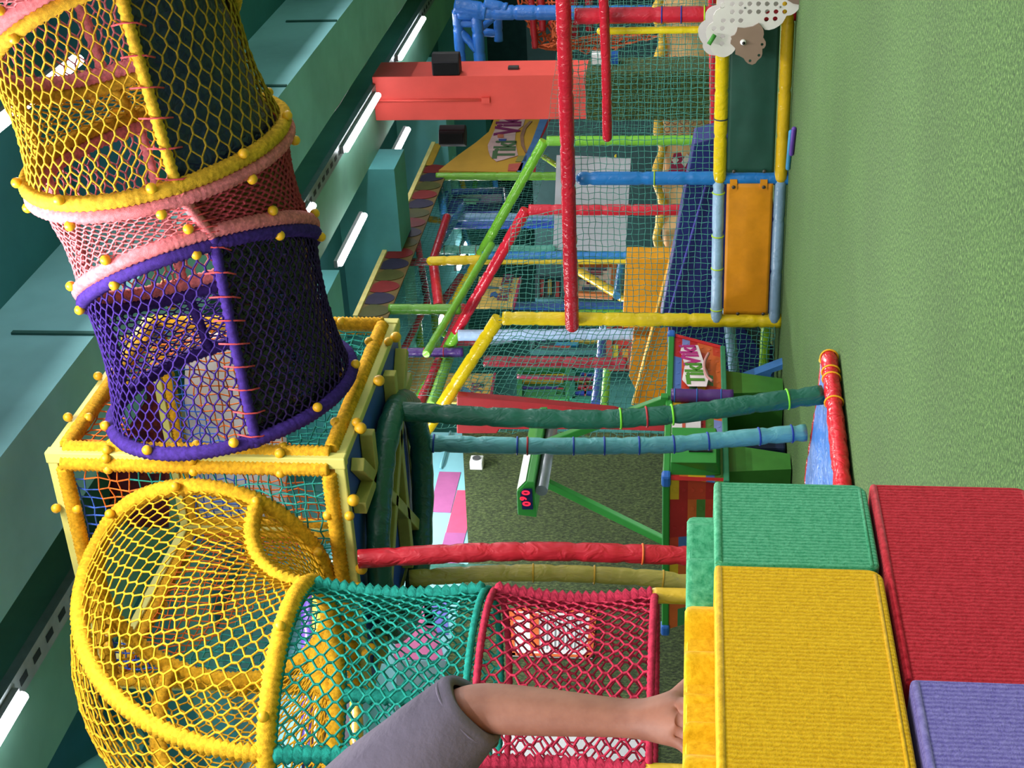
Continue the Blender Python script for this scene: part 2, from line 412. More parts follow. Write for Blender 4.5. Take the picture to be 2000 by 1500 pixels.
# ================================================================== left wall: turf and decals
wt = MB(); wt.prism([(-8.6, -2.9, 0), (-8.6, 14.06, 0), (-8.6, 14.06, 3.34), (-8.6, 11.6, 2.92), (-8.6, -2.9, 2.86)], (.05, 0, 0))
tag(wt.build('wall_turf', wallturf), 'dark green artificial turf covering the lower left wall', 'turf')
def decal(pts, h, label, name='wall_decal', g=None, bn=None):
    m = MB(); P = [on(x, y, 'x', -8.6 if name != 'whiteboard' else -8.545) for x, y in pts]; m.prism(P, (.006, 0, 0))
    return tag(m.build(name, flat(h, .55, .3, .06)), label, 'decal', g)
decal([(858, 922), (900, 923), (880, 1002), (838, 1000)], 'b0649c', 'mauve brick decal highest on the pale blue wall')
decal([(893, 958), (933, 959), (910, 1042), (871, 1041)], 'd8577f', 'bright pink brick decal on the pale blue wall')
decal([(870, 1041), (910, 1042), (892, 1112), (852, 1110)], 'a8609a', 'mauve brick decal just left of the bright pink one')
decal([(785, 1178), (835, 1160), (868, 1290), (768, 1288)], 'c8679c', 'large pink decal seen through the teal net')
decal([(828, 1168), (872, 1170), (876, 1240), (830, 1240)], '6c6fd0', 'violet blue decal seen through the teal net')
th = thing('thermostat', 'white wall box with dark dial on the pale blue wall', 'thermostat', on(938, 912, 'x', -8.56))
p = on(932, 912, 'x', -8.56); MB().box((-8.6, p.y - .07, p.z - .07), (-8.45, p.y + .07, p.z + .07)).build('case', flat('e9edf0', .5), th, bevel=.012)
MB().tube([(-8.45, p.y + .0, p.z + .0), (-8.44, p.y, p.z)], .045, 16).build('dial', flat('55585c', .4), th)
pp = MB(); a = on(880, 860, 'x', -8.57); pp.tube([(-8.57, 14.05, 3.47), (-8.57, 13.35, 3.47), (-8.59, 13.3, 3.47)], .014, 8)
tag(pp.build('wall_pipe', flat('86c8d8', .6)), 'thin pale pipe running across the blue wall', 'pipe')
ps = thing('poster', 'white and orange notice on the turf behind the crimson net', 'poster', on(1157, 1287, 'x', -8.53))
P = [on(*q, 'x', -8.535) for q in ((983, 1190), (1166, 1194), (1157, 1287), (990, 1282))]
MB().prism(P, (.012, 0, 0)).build('board', flat('e8e6ea', .5, .3, .03), ps)
orr = MB(); f = quad(*P)
for u0, u1, v0, v1 in ((0, 1, 0, .06), (0, 1, .95, 1), (0, .1, 0, 1), (.93, 1, 0, 1), (.28, .38, .1, .9), (.1, .2, .1, .25)):
    orr.prism([f(u0, v0) + V((.013, 0, 0)), f(u1, v0) + V((.013, 0, 0)), f(u1, v1) + V((.013, 0, 0)), f(u0, v1) + V((.013, 0, 0))], (.004, 0, 0))
orr.build('orange_print', flat('e06a35', .5), ps)
ln = MB()
for i in range(11):
    u = .42 + i * .045; ln.prism([f(u, .15) + V((.013, 0, 0)), f(u + .012, .15) + V((.013, 0, 0)), f(u + .012, .85) + V((.013, 0, 0)), f(u, .85) + V((.013, 0, 0))], (.003, 0, 0))
ln.build('text_lines', flat('7a7f88', .6), ps)

decal([(775, 1292), (906, 1292), (902, 1500), (770, 1500)], '5f8088', 'slate grey area on the wall behind the teal net', 'wall_decal')  # darker grey-teal area of the wall, laid on as a thin flat shape
decal([(962, 1425), (1282, 1432), (1282, 1560), (962, 1560)], 'd4d4da', 'white board low on the turf wall behind the crimson net', 'whiteboard')
# ================================================================== foam brick wall in front
def stud(y0, y1, x0, x1, z0, z1):
    m = MB(); P = []; cy = (y0 + y1) / 2; cx_ = (x0 + x1) / 2; r = .014; n = 26; ph = random.uniform(0, 1)
    def wv(t): return .0105 * math.cos(2 * PI * (t * 2.4 + ph)) * min(1, 6 * t, 6 * (1 - t))
    for k in range(n + 1): t = k / n; P.append((x1 - r * (1 - min(1, 8 * t, 8 * (1 - t))) ** 2 + wv(t), y0 + (y1 - y0) * t))
    for k in range(1, n): t = k / n; P.append((x1 - r + (x0 - x1 + 2 * r) * t, y1))
    for k in range(n + 1): t = k / n; P.append((x0 + r * (1 - min(1, 8 * t, 8 * (1 - t))) ** 2 + wv(1 - t), y1 + (y0 - y1) * t))
    for k in range(1, n): t = k / n; P.append((x0 + r + (x1 - x0 - 2 * r) * t, y0))
    n = len(P); lv = [(z0 - .006, 1), (z1 - .008, 1), (z1 - .003, .985), (z1, .94)]
    vs = [(cx_ + (x - cx_) * k, cy + (y - cy) * k, z) for z, k in lv for x, y in P]
    fs = [(l * n + i, l * n + (i + 1) % n, (l + 1) * n + (i + 1) % n, (l + 1) * n + i) for l in range(3) for i in range(n)]
    fs.append(tuple(3 * n + i for i in range(n))); m.add(vs, fs); return m
def brick(y0, y1, z0, z1, key, h, hl, label, studs, x=-1.0, d=.3):
    t = thing('foam_brick', label, 'foam brick', (x - d / 2, (y0 + y1) / 2, z0), 'giant foam bricks stacked in the foreground')
    P = []
    for cy, cz, a0, r in ((y1, z0, -PI / 2, .018), (y1, z1, 0, .007), (y0, z1, PI / 2, .007), (y0, z0, PI, .012)):
        sy = -1 if cy == y1 else 1; sz = -1 if cz == z1 else 1
        for k in range(7): a = a0 + PI / 2 * k / 6; P.append((x - d, cy + sy * r + r * math.cos(a), cz + sz * r + r * math.sin(a)))
    o = MB().prism(P, (d, 0, 0)).build('body', MATS.get(key) or foam(key, h, hl), t, bevel=.005, seg=3)
    fm = MATS.get(key + '_felt') or felt(key + '_felt', h, hl); e = .006
    MB().tube([(x - .0005, y0 + .004, z0 + .009), (x - .0005, y1 - .012, z0 + .009)], .0022, 6).build('stitched_edge', fm, t)
    MB().tube([(x - .002, y0 + .004, z1 - .005), (x - .002, y1 - .006, z1 - .005)], .0045, 8).build('top_piping', fm, t)
    if studs: MB().box((x - .16, studs[-1][0] + .02, z1 - .004), (x - .041, studs[0][1] - .02, z1 + .0295)).build('stud_base', fm, t, bevel=.004)
    for a, b in studs: stud(a, b, x - .034 - .15, x - .034, z1, z1 + .032).build('stud', fm, t).data.set_sharp_from_angle(angle=.7)
    return t
brick(1.362, 1.535, .584, .7675, 'foam_green', '2c8c60', '70c398', 'green foam brick at the right end of the top row', [(1.352, 1.523)])
brick(.62, 1.352, .584, .7685, 'foam_yellow', 'cf9a08', 'fccb28', 'yellow foam brick beside the arm, on the top row', [(1.16, 1.336), (.965, 1.143), (.77, .947), (.63, .75)], x=-.992)
brick(1.172, 1.537, .392, .580, 'foam_red', '9e1420', 'da3c49', 'red foam brick under the green one', [])
brick(.45, 1.162, .392, .578, 'foam_purple', '6258a4', '978fd0', 'purple foam brick at the bottom corner of the photo', [], x=-.985)
brick(.8, 1.53, .2, .388, 'foam_yellow', 'cf9a08', 'fccb28', 'yellow foam brick under the red and purple ones', [])
brick(.8, 1.53, .005, .196, 'foam_green', '2c8c60', '70c398', 'green foam brick standing on the turf', [])

# ================================================================== person reaching over the bricks
def person():
    E_, W_ = V((-1.327, 1.474, 1.09)), V((-1.289, 1.421, .848)); S_ = V((-1.52, 1.40, 1.30))
    t = thing('person', 'person in grey purple shirt resting a bare arm on the foam bricks', 'person', (-1.66, 1.36, 0))
    vs, es, rs = [], [], []
    def vert(p, r, par=None):
        vs.append(V(p)); rs.append(r if isinstance(r, tuple) else (r, r))
        if par is not None: es.append((par, len(vs) - 1))
        return len(vs) - 1
    side = V((.49, .87, 0)); side = V((.87, .49, 0))          # across the body, towards its left hand
    fwd = V((.49, -.87, 0))
    C = V((-1.66, 1.33, 0))
    pel = vert(C + V((0, 0, .80)), .125)
    w1 = vert(C + V((0, 0, .95)), .105, pel); ch = vert(C + V((0, 0, 1.14)), .12, w1); nk0 = vert(C + V((0, 0, 1.30)), .075, ch)
    nk = vert(C + V((0, 0, 1.38)), .045, nk0); hd = vert(C + V((0, 0, 1.47)) + fwd * .015, .078, nk); hd2 = vert(C + V((0, 0, 1.555)) + fwd * .005, .075, hd); vert(C + V((0, 0, 1.6)), .04, hd2)
    vert(C + V((0, 0, 1.50)) + fwd * .105, .012, hd)
    for sgn in (-1, 1):
        h = vert(C + side * (.085 * sgn) + V((0, 0, .72)), .08, pel); k = vert(C + side * (.09 * sgn) + V((0, 0, .42)) + fwd * .02, .055, h)
        a = vert(C + side * (.095 * sgn) + V((0, 0, .075)), .036, k); vert(C + side * (.1 * sgn) + V((0, 0, .03)) + fwd * .13, .03, a)
    def arm(S, E, W, flip):
        s0 = vert(S, .052, nk0); u = vert(S.lerp(E, .5), .045, s0)
        e = vert(E, .0365, u)
        f1 = vert(E.lerp(W, .22), .036, e); f2 = vert(E.lerp(W, .5), .0325, f1); f3 = vert(E.lerp(W, .8), .027, f2); wv = vert(W, .0255, f3)
        return wv
    wv = arm(S_, E_, W_, 1)
    dn = V((.02, -.03, -.045)); palm = vert(W_ + V((.014, -.012, -.03)), .027, wv)
    fdir = V((.25, -.95, -.12)).normalized(); across = V((.9, .35, -.05)).normalized()
    base = W_ + V((.022, -.022, -.058))
    for i, (o, L) in enumerate(((-.032, .050), (-.011, .06), (.011, .064), (.032, .058))):
        kn = vert(base + across * o + fdir * .022 + V((0, 0, -.002)), .0115, palm)
        j1 = vert(base + across * (o * 1.25) + fdir * (.022 + L * .45) + V((0, 0, .004)), .0088, kn)
        j2 = vert(base + across * (o * 1.35) + fdir * (.022 + L * .8) + V((0, 0, -.006)), .008, j1)
        vert(base + across * (o * 1.4) + fdir * (.022 + L * 1.05) + V((0, 0, -.011)), .0068, j2)
    tb = vert(W_ + V((.035, .012, -.045)), .014, palm); t2 = vert(W_ + V((.052, .022, -.063)), .0105, tb); vert(W_ + V((.066, .018, -.071)), .0085, t2)
    S2 = C + side * -.16 + V((0, 0, 1.28)); E2 = S2 + V((-.05, .03, -.24)); W2 = E2 + V((.03, -.06, -.22))
    w2 = arm(S2, E2, W2, -1); p2 = vert(W2 + V((0, 0, -.06)), (.034, .02), w2)
    for o in (-.025, -.008, .008, .025):
        q = vert(W2 + V((o, 0, -.1)), .009, p2); vert(W2 + V((o * 1.1, 0, -.145)), .0075, q)
    vert(W2 + V((.04, -.01, -.085)), .009, p2)
    loc = ORG['person']
    me = bpy.data.meshes.new('body'); me.from_pydata([tuple(v - loc) for v in vs], es, [])
    o = bpy.data.objects.new('body', me); COL.objects.link(o); o.parent = t; ORG[o.name] = loc
    m = o.modifiers.new('skin', 'SKIN'); m.use_smooth_shade = True
    sv = me.skin_vertices[0].data
    for i, r in enumerate(rs): sv[i].radius = r
    sv[0].use_root = True
    s = o.modifiers.new('sub', 'SUBSURF'); s.levels = s.render_levels = 3
    mt, nt, b = newmat('skin'); n = noise_node(nt, 14, 4)
    r = ramp_mix(nt, n.outputs[0], lin('87523f'), lin('a06a55')); nt.links.new(r.outputs[0], b.inputs['Base Color'])
    b.inputs['Roughness'].default_value = .55; b.inputs['Subsurface Weight'].default_value = .12; b.inputs['Subsurface Radius'].default_value = (.012, .005, .003); b.inputs['Subsurface Scale'].default_value = .5
    bump(nt, b, noise_node(nt, 160, 3).outputs[0], .08, .004); me.materials.append(mt)
    cloth = flat('6b6474', .9, .1, .12, 9, .35, 30)
    # shirt: torso and two wide sleeves
    sh = MB()
    def loft(rows, n=28):
        o0 = len(sh.v)
        for c, a, b_, A, B in rows:
            for j in range(n):
                q = 2 * PI * j / n; wob = 1 + .03 * math.sin(5 * q + c.z * 40)
                sh.v.append(tuple(V(c) + A * (a * math.cos(q) * wob) + B * (b_ * math.sin(q) * wob)))
        for i in range(len(rows) - 1):
            for j in range(n):
                p0 = o0 + i * n; sh.f.append((p0 + j, p0 + (j + 1) % n, p0 + n + (j + 1) % n, p0 + n + j)); sh.mi.append(0); sh.sm.append(True)
    loft([(C + V((0, 0, z)), a, b_, side, fwd) for z, a, b_ in ((.70, .165, .13), (.85, .155, .12), (1.0, .15, .115), (1.15, .165, .12), (1.25, .16, .105), (1.31, .12, .085), (1.355, .062, .058))])
    for S, E in ((S_ - side * .012, E_ - side * .013), (S2, E2)):
        d = (E - S).normalized(); A = d.cross(UP).normalized(); B = A.cross(d)
        loft([(S - d * .04, .066, .068, A, B), (S + d * .02, .077, .075, A, B), (S.lerp(E, .45), .075, .072, A, B), (S.lerp(E, .8), .067, .064, A, B), (E + d * .012, .056, .054, A, B), (E + d * .02, .052, .05, A, B), (E + d * .016, .040, .039, A, B)])
    shirt = sh.build('shirt', cloth, t, solid=.004)
    d = (E_ - S_).normalized()
    ring(E_ - side * .013 + d * .006, d, .0565, .002, 28).build('sleeve_hem', cloth, shirt)
    tr = MB()
    for sgn in (-1, 1):
        tr.tube(dense([C + side * (.05 * sgn) + V((0, 0, .82)), C + side * (.085 * sgn) + V((0, 0, .65)), C + side * (.09 * sgn) + V((0, 0, .42)) + fwd * .02, C + side * (.095 * sgn) + V((0, 0, .1))]), lambda i: .105 - .0012 * i, 16)
    tr.build('trousers', flat('3a4258', .9), t)
    hr = MB(); hr.ball(C + V((0, 0, 1.535)) - fwd * .02, .098, 20, 12, (1, 1, .95)); hr.build('hair', flat('3a2618', .7, .4, .3, 40), t)
    for sgn in (-1, 1):
        ey = MB(); ey.ball(C + V((0, 0, 1.515)) + fwd * .083 + side * (.032 * sgn), .012, 10, 8); ey.build('eye', flat('f2efe9', .2), t)
person()

# ================================================================== net cube on top of the climbing cage
BX0, BX1, BY0, BY1, BZ0, BZ1 = -5.05, -3.65, 5.70, 7.10, 2.42, 3.83
YR = rope('c9951f'); WOOD = flat('c3bd68', .6, .3, .08, 5)
def knob(p, parent, h='d9a31c', r=.024):
    m = MB(); m.ball(p, r, 12, 8); return m.build('knob', flat(h, .45, .4), parent)
def wrapped(pts, r, n=10, step=.011, k=.10, closed=False):      # rope wound tightly round a bar
    P = [V(p) for p in pts]; out = []
    for i in range(len(P) - (0 if closed else 1)):
        a, b = P[i], P[(i + 1) % len(P)]; m = max(1, int((b - a).length / step))
        out += [a.lerp(b, j / m) for j in range(m)]
    if not closed: out.append(P[-1])
    rs = [r * (1 + (k if i % 2 else -k) + random.uniform(-.03, .03)) for i in range(len(out))]
    return MB().tube(out, rs, n, closed=closed)
cube = thing('net_cube', 'yellow wood-framed net cube held up on padded posts', 'net cube', ((BX0 + BX1) / 2, (BY0 + BY1) / 2, BZ0))
cx = [(BX0, BY0), (BX1, BY0), (BX1, BY1), (BX0, BY1)]
for (x, y) in cx:
    MB().box((x - .03, y - .03, BZ0 - .03), (x + .03, y + .03, BZ1 + .03)).build('corner_post', WOOD, cube, bevel=.006)
for z in (BZ0, BZ1):
    for i in range(4):
        (x0, y0), (x1, y1) = cx[i], cx[(i + 1) % 4]
        MB().beam((x0, y0, z), (x1, y1, z), .05, .05).build('frame_rail', WOOD, cube, bevel=.006)
MC = V((-4.39, BY0, 3.14)); MR = .60          # mouth of the left tube on the near-left face
HC = V((BX1, 6.33, 3.09)); HR = .60           # mouth of the right tube on the right face
NETC = {'blue': rope('3f64c4'), 'orange': rope('d9702c'), 'teal': rope('2f9187')}
def cubeface(S, nrm, hole, flip):
    nrm = V(nrm)
    c = [S(0, 0), S(1, 0), S(1, 1), S(0, 1)]; ctr = sum(c, V((0, 0, 0))) / 4
    for i in range(4):
        a, b = c[i], c[(i + 1) % 4]; ins = (ctr - (a + b) / 2).normalized() * (.03 if abs((b - a).z) > .5 else .052); d = (b - a).normalized() * .05
        wrapped([a + d + ins + nrm * .022, b - d + ins + nrm * .022], .037).build('rope_wrapped_bar', YR, cube)
        for t in (.2, .5, .8):
            if random.random() < .85: knob(a.lerp(b, t) + ins * 1.55 + nrm * .045, cube)
            if random.random() < .4: knob(a.lerp(b, t) - ins * .5 + nrm * .045, cube)
    mbs = {k: MB() for k in NETC}
    def pick(p):
        u = (p - c[0]).dot((c[1] - c[0]).normalized()) / (c[1] - c[0]).length; v = (p.z - BZ0) / (BZ1 - BZ0)
        q = v + .45 * (u if flip else 1 - u) + .12 * noise.noise(p * 2)
        return 'teal' if q < .78 else ('orange' if q < 1.0 else 'blue') if not flip else ('teal' if q < .8 else 'orange' if q < 1.32 else 'blue')
    ss = lambda u, v: S(.06 + .88 * u, .06 + .88 * v)
    sqnet(mbs, wavy(ss, .02, nrm), 23, 23, .0048, .006, skip=(lambda p: hole and (p - hole[0]).length < hole[1] - .02), pick=pick)
    for k, m in mbs.items():
        if m.f: m.build('net_panel', NETC[k], cube)
cubeface(quad((BX0, BY0, BZ0), (BX1, BY0, BZ0), (BX1, BY0, BZ1), (BX0, BY0, BZ1)), (0, -1, 0), (MC, MR), False)
cubeface(quad((BX1, BY0, BZ0), (BX1, BY1, BZ0), (BX1, BY1, BZ1), (BX1, BY0, BZ1)), (1, 0, 0), (HC, HR), True)
cubeface(quad((BX0, BY1, BZ0), (BX1, BY1, BZ0), (BX1, BY1, BZ1), (BX0, BY1, BZ1)), (0, 1, 0), None, False)
cubeface(quad((BX0, BY0, BZ0), (BX0, BY1, BZ0), (BX0, BY1, BZ1), (BX0, BY0, BZ1)), (-1, 0, 0), None, True)
BLUEP = flat('2c4f9e', .5, .4, .06, 2)
fpan = MB(); HS = .62
fpan.box((BX0 + .03, BY0 + .03, BZ0 - .02), (-4.45 - HS, BY1 - .03, BZ0 + .02)); fpan.box((-4.45 + HS, BY0 + .03, BZ0 - .02), (BX1 - .03, BY1 - .03, BZ0 + .02))
fpan = MB().box((BX0 + .03, BY0 + .03, BZ0 - .02), (BX1 - .03, BY1 - .03, BZ0 + .02)); fpan.build('floor_panel', BLUEP, cube)
for a, b in (((BX1 - .05, BY0 + .35), (BX0 + .1, BY0 + .35)), ((BX1 - .05, BY0 + .95), (BX0 + .1, BY0 + .95)), ((BX1 - .08, BY0 + .1), (BX0 + .1, BY1 - .1)), ((BX0 + .1, BY0 + .1), (BX1 - .1, BY1 - .1)), ((BX1 - .3, BY0 + .05), (BX1 - .3, BY1 - .05))):
    MB().beam((a[0], a[1], BZ0 - .055), (b[0], b[1], BZ0 - .055), .065, .065).build('floor_slat', flat('a8a052', .6), cube, bevel=.005)
for y in (BY0 + .25, BY0 + .72, BY0 + 1.2): knob((BX1 + .03, y, BZ0 - .05), cube, r=.03)
for x in (BX0 + .3, BX0 + .8, BX0 + 1.2): knob((x, BY0 - .03, BZ0 - .05), cube, r=.03)

# ---- net tunnels ---------------------------------------------------
def hoop_pts(C, A, B, n=72): return [C + A * math.cos(2 * PI * i / n) + B * math.sin(2 * PI * i / n) for i in range(n)]
class Sec:                                    # ruled patch between two hoops, theta=0 at the top
    def __init__(s, h0, h1): s.h0, s.h1 = h0, h1
    def __call__(s, u, v):
        t = 2 * PI * u; c, q = math.cos(t), math.sin(t)
        k = 1 - .055 * math.sin(PI * v)
        P = [h[0] + (h[1] * c + h[2] * q) * k for h in (s.h0, s.h1)]
        return P[0].lerp(P[1], v)
def section(parent, S, h, seams, cell=.0295, r=.0046, lower=None, floor=None, lace='d8535a', sheet=None, hoops=(0, 1), bead=True, pipe=.026):
    R = rope(h); circ = 2 * PI * S.h0[1].length; ln = (S.h1[0] - S.h0[0]).length
    nk = 2 * int(circ / cell / 2) * 2 // 2; nk -= nk % 2; nr = max(4, int(ln / (cell * 1.22)))
    m = MB()
    if lower: hexnet(m, lambda u, v: S(u, v), int(nk * (1 - (lower[1] - lower[0]))) // 2 * 2, nr, r, lower[1], 1 + lower[0])
    else: hexnet(m, lambda u, v: S(u, v), nk, nr, r, wrap=True)
    m.build('net', R, parent)
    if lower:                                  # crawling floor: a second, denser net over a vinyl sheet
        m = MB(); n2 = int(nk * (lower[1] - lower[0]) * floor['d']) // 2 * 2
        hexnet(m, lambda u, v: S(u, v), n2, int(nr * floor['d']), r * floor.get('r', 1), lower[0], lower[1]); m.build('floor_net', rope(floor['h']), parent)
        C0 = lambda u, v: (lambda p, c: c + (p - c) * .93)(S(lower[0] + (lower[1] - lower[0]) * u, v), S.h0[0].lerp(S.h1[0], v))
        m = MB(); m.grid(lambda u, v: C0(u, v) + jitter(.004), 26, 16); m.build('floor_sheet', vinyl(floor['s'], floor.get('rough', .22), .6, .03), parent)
    for k in hoops:
        hp = (S.h0, S.h1)[k]; sh = (S.h1[0] - S.h0[0]).normalized() * (.03 if k == 0 else -.03)
        P = [p + sh for p in hoop_pts(*hp)]
        w = wrapped(P, pipe + .008, 10, .012, .09, True); w.build('hoop', rope(h, .15), parent)
        for i in range(9):
            a = 2 * PI * (i + .35) / 9
            if bead: knob(hp[0] + (hp[1] * math.cos(a) + hp[2] * math.sin(a)) * 1.05 + sh * 2.1, parent)
    for a in seams:
        P = [S(a, j / 30) * 1 + V((0, 0, 0)) for j in range(31)]
        P = [p + (p - S.h0[0].lerp(S.h1[0], j / 30)) * .02 for j, p in enumerate(P)]
        w = wrapped(P, pipe, 8, .013, .12); w.build('seam', rope(h, .2), parent)
    if lace:
        a = seams[0]; n = max(5, int(ln / .075))
        for j in range(n):
            v = (j + .5) / n; c = S.h0[0].lerp(S.h1[0], v)
            pts = [(lambda p: c + (p - c) * k)(S(a + da, v + dv)) for da, dv, k in ((-.02, -.02, 1.0), (-.008, -.005, 1.07), (.006, .008, 1.07), (.02, .02, 1.0))]
            MB().tube(pts, .0042, 5).build('lace', rope(lace), parent)
# right tunnel: hoops from image silhouettes at their own distances
RH = [(BX1 + .06, None)]
HZ = V((-.49, .87, 0))
def hoop_from(T, B, d, side, rad):
    a, b = dep(T[0], T[1], d), dep(B[0], B[1], d); return ((a + b) / 2, (a - b) / 2, V(side).normalized() * rad)
H0 = hoop_from((236, 800), (684, 746), 7.33, (0, 1, 0), .58)
H1 = hoop_from((180, 592), (606, 440), 6.98, HZ, .56)
H2 = hoop_from((73, 336), (552, 262), 6.65, (.05, 1, 0), .56)
H3 = hoop_from((2, 165), (440, -45), 6.3, HZ, .56)
H4 = hoop_from((-120, -60), (370, -150), 6.0, (0, 1, 0), .56)
tun = thing('net_tunnel', 'striped crawl tunnel of yellow, pink and purple net rising to upper left', 'net tunnel', H2[0] - V((0, 0, .6)))
# theta grows from the top towards the far side; the near seam sits at -115 degrees
low = (1 - .34 - .0, None)
SE = [1 - 115 / 360, 115 / 360, 62 / 360, .015]
LO = (.335, 1 - 115 / 360)
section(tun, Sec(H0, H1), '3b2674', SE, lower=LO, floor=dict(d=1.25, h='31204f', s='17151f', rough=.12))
section(tun, Sec(H1, H2), 'd2757c', SE, cell=.027, lower=LO, floor=dict(d=1.1, h='9c3b46', s='8a7420', r=1.5, rough=.3))
section(tun, Sec(H2, H3), 'c79a2b', SE, lower=LO, floor=dict(d=.9, h='9a7d26', s='142648', rough=.3))
section(tun, Sec(H3, H4), 'd2757c', SE, cell=.027, lower=LO, floor=dict(d=1.1, h='9c3b46', s='8a7420', r=1.5, rough=.3))
# left tube: elbow and upright
upt = thing('net_chute', 'upright net chute, yellow elbow over teal and crimson sections', 'net tunnel', (-4.4, 4.76, .95))
def lhoop(t):
    a = t * PI / 2; c = V((-4.4, 5.68 - .93 * math.sin(a), 2.45 + .69 * math.cos(a)))
    N = V((0, -math.sin(a), math.cos(a))); return (c, V((1, 0, 0)) * .60, N * .60)
class Elbow:
    def __init__(s, t0, t1): s.t0, s.t1 = t0, t1; s.h0, s.h1 = lhoop(t0), lhoop(t1)
    def __call__(s, u, v):
        h = lhoop(s.t0 + (s.t1 - s.t0) * v); a = 2 * PI * u; return h[0] + h[1] * math.cos(a) + h[2] * math.sin(a)
YS = [60 / 360, 150 / 360, 240 / 360, 330 / 360]
def fsection(S, h, cell, r, nr, seams, hoops, beads, pipe=.026):
    m = MB(); nk = int(2 * PI * .6 / cell) // 2 * 2; hexnet(m, S, nk, nr, r, wrap=True, jit=.0022); m.build('net', rope(h), upt)
    for k in hoops:
        hp = (S.h0, S.h1)[k]; wrapped(hoop_pts(*hp), (pipe + .006) if beads else .016, 10, .012, .1, True).build('hoop', rope(h, .15), upt)
        if beads:
            for i in range(10):
                a = 2 * PI * (i + .2) / 10; knob(hp[0] + (hp[1] * math.cos(a) + hp[2] * math.sin(a)) * 1.06 + V((0, -.05, 0)), upt)
    for a in seams:
        P = [S(a, j / 40) for j in range(41)]; c = lambda v: S(a, v)
        wrapped(P, pipe, 8, .014, .22).build('seam', rope(h, .2), upt)
fsection(Elbow(0, 1), 'd3a023', .035, .0048, 31, YS, (0, 1), True, .036)
def vh(z): return (V((-4.4, 4.75, z)), V((1, 0, 0)) * .60, V((0, -1, 0)) * .60)
fsection(Sec(vh(2.42), vh(1.66)), '1f8679', .034, .0052, 18, YS, (0, 1), False, .036)
fsection(Sec(vh(1.62), vh(.93)), 'b02d47', .034, .0052, 17, YS, (0, 1), False, .036)
for a in YS:                                   # pipes that carry the chute down to the turf
    p = V((-4.4, 4.75, 0)) + V((math.cos(2 * PI * a), -math.sin(2 * PI * a), 0)) * .60
    m, P = pad([p + V((0, 0, .0)), p + V((0, 0, .95))], .035); m.build('leg', vinyl('c9a62c'), upt)

# ---- padded cage under the cube ------------------------------------
cage = thing('climbing_cage', 'climbing cage of green, blue, red and yellow padded posts under the net cube', 'climbing cage', (-4.45, 6.6, 0))
def cp(name, pts, d, r, h, label, straps, foot):
    P = [dep(x, y, d) for x, y in pts]; P.append(V(foot))
    pad_obj(name, P, r, h, cage, label, straps, rough=.33, wr=.55, tie=.2)
cp('post', [(772, 803), (830, 806), (898, 811), (1000, 816), (1120, 819), (1200, 818), (1300, 811), (1386, 801), (1485, 787), (1560, 777)], 7.70, .053, '1d5a4a', 'dark green padded post', [(.555, '6cc62e'), (.6, 'a0242c'), (.66, '6cc62e'), (.915, '6cc62e')], dep(1606, 771, 7.70))
cp('post', [(822, 864), (847, 866), (1030, 871), (1180, 871), (1294, 869), (1356, 864), (1500, 851)], 8.48, .050, '5b9fa6', 'pale blue padded post', [(.03, '1f3f97'), (.26, '1f3f97'), (.285, 'a0242c'), (.39, '1f3f97'), (.48, '1f3f97'), (.56, '1f3f97'), (.66, '1f3f97'), (.76, '1f3f97'), (.88, '1f3f97'), (.97, '1f3f97')], dep(1574, 845, 8.48))
cp('post', [(700, 1092), (730, 1090), (865, 1082), (970, 1078), (1072, 1077), (1192, 1080), (1300, 1084), (1480, 1092)], 7.10, .048, 'b51f2e', 'red padded post', [(.6, 'd0632a')], (-4.25, 5.75, .06))
cp('post', [(800, 1130), (900, 1123), (1030, 1119), (1150, 1122), (1279, 1130), (1340, 1138), (1480, 1155)], 8.3, .05, 'b2a14a', 'dull yellow padded post', [(.3, 'c89a2a'), (.45, 'c89a2a'), (.62, 'c89a2a'), (.7, 'c89a2a')], (-5.12, 6.6, .06))
n = 60; RP = [V((-4.47 + .62 * math.cos(2 * PI * i / n), 6.45 + .62 * math.sin(2 * PI * i / n), 2.325)) for i in range(n)]
m = MB(); m.tube(RP, lambda i: .064 * (.9 if i % 7 == 0 else 1 + .04 * math.sin(i * 3.1)), 14, closed=True); tag(m.build('top_ring', vinyl('1c5646', .35, .5), cage), 'dark green padded ring')
# base mat
q1, q2, q3 = V((-3.80, 7.02, .055)), V((-4.02, 5.7, .055)), V((-4.9, 7.56, .055)); q4 = V((-5.35, 6.0, .055))
edge = [q2.lerp(q1, .0), q2.lerp(q1, .5), q2.lerp(q1, .93), q1 + V((-.01, .06, 0)), q1.lerp(q3, .13), q1.lerp(q3, .55), q1.lerp(q3, 1), q3.lerp(q4, .2), q3.lerp(q4, .9), q4.lerp(q2, .12), q4.lerp(q2, .9)]
mat_ = thing('base_mat', 'blue mat with shiny red padded rim on the turf under the cage', 'mat', (-4.45, 6.5, 0))
EP = dense(edge + [edge[0]], .04)[:-1]
m = MB(); m.tube(EP, lambda i: .045 * (.88 if i % 11 == 0 else 1 + .05 * math.sin(i * 2.3)), 14, closed=True); m.build('rim', vinyl('c8202c', .18, .5, .03), mat_)
ctr = V((-4.5, 6.55, .095)); m = MB()
vs = [ctr] + [p.lerp(ctr, .5) + V((0, 0, .02 + .006 * math.sin(i))) for i, p in enumerate(EP)] + [p + V((0, 0, .04)) for p in EP]; k = len(EP)
m.add(vs, [(0, 1 + i, 1 + (i + 1) % k) for i in range(k)] + [(1 + i, 1 + k + i, 1 + k + (i + 1) % k, 1 + (i + 1) % k) for i in range(k)]); m.build('sheet', vinyl('3f78cc', .35, .5, .05), mat_)
it = min(range(k), key=lambda i: (EP[i] - q1).length)
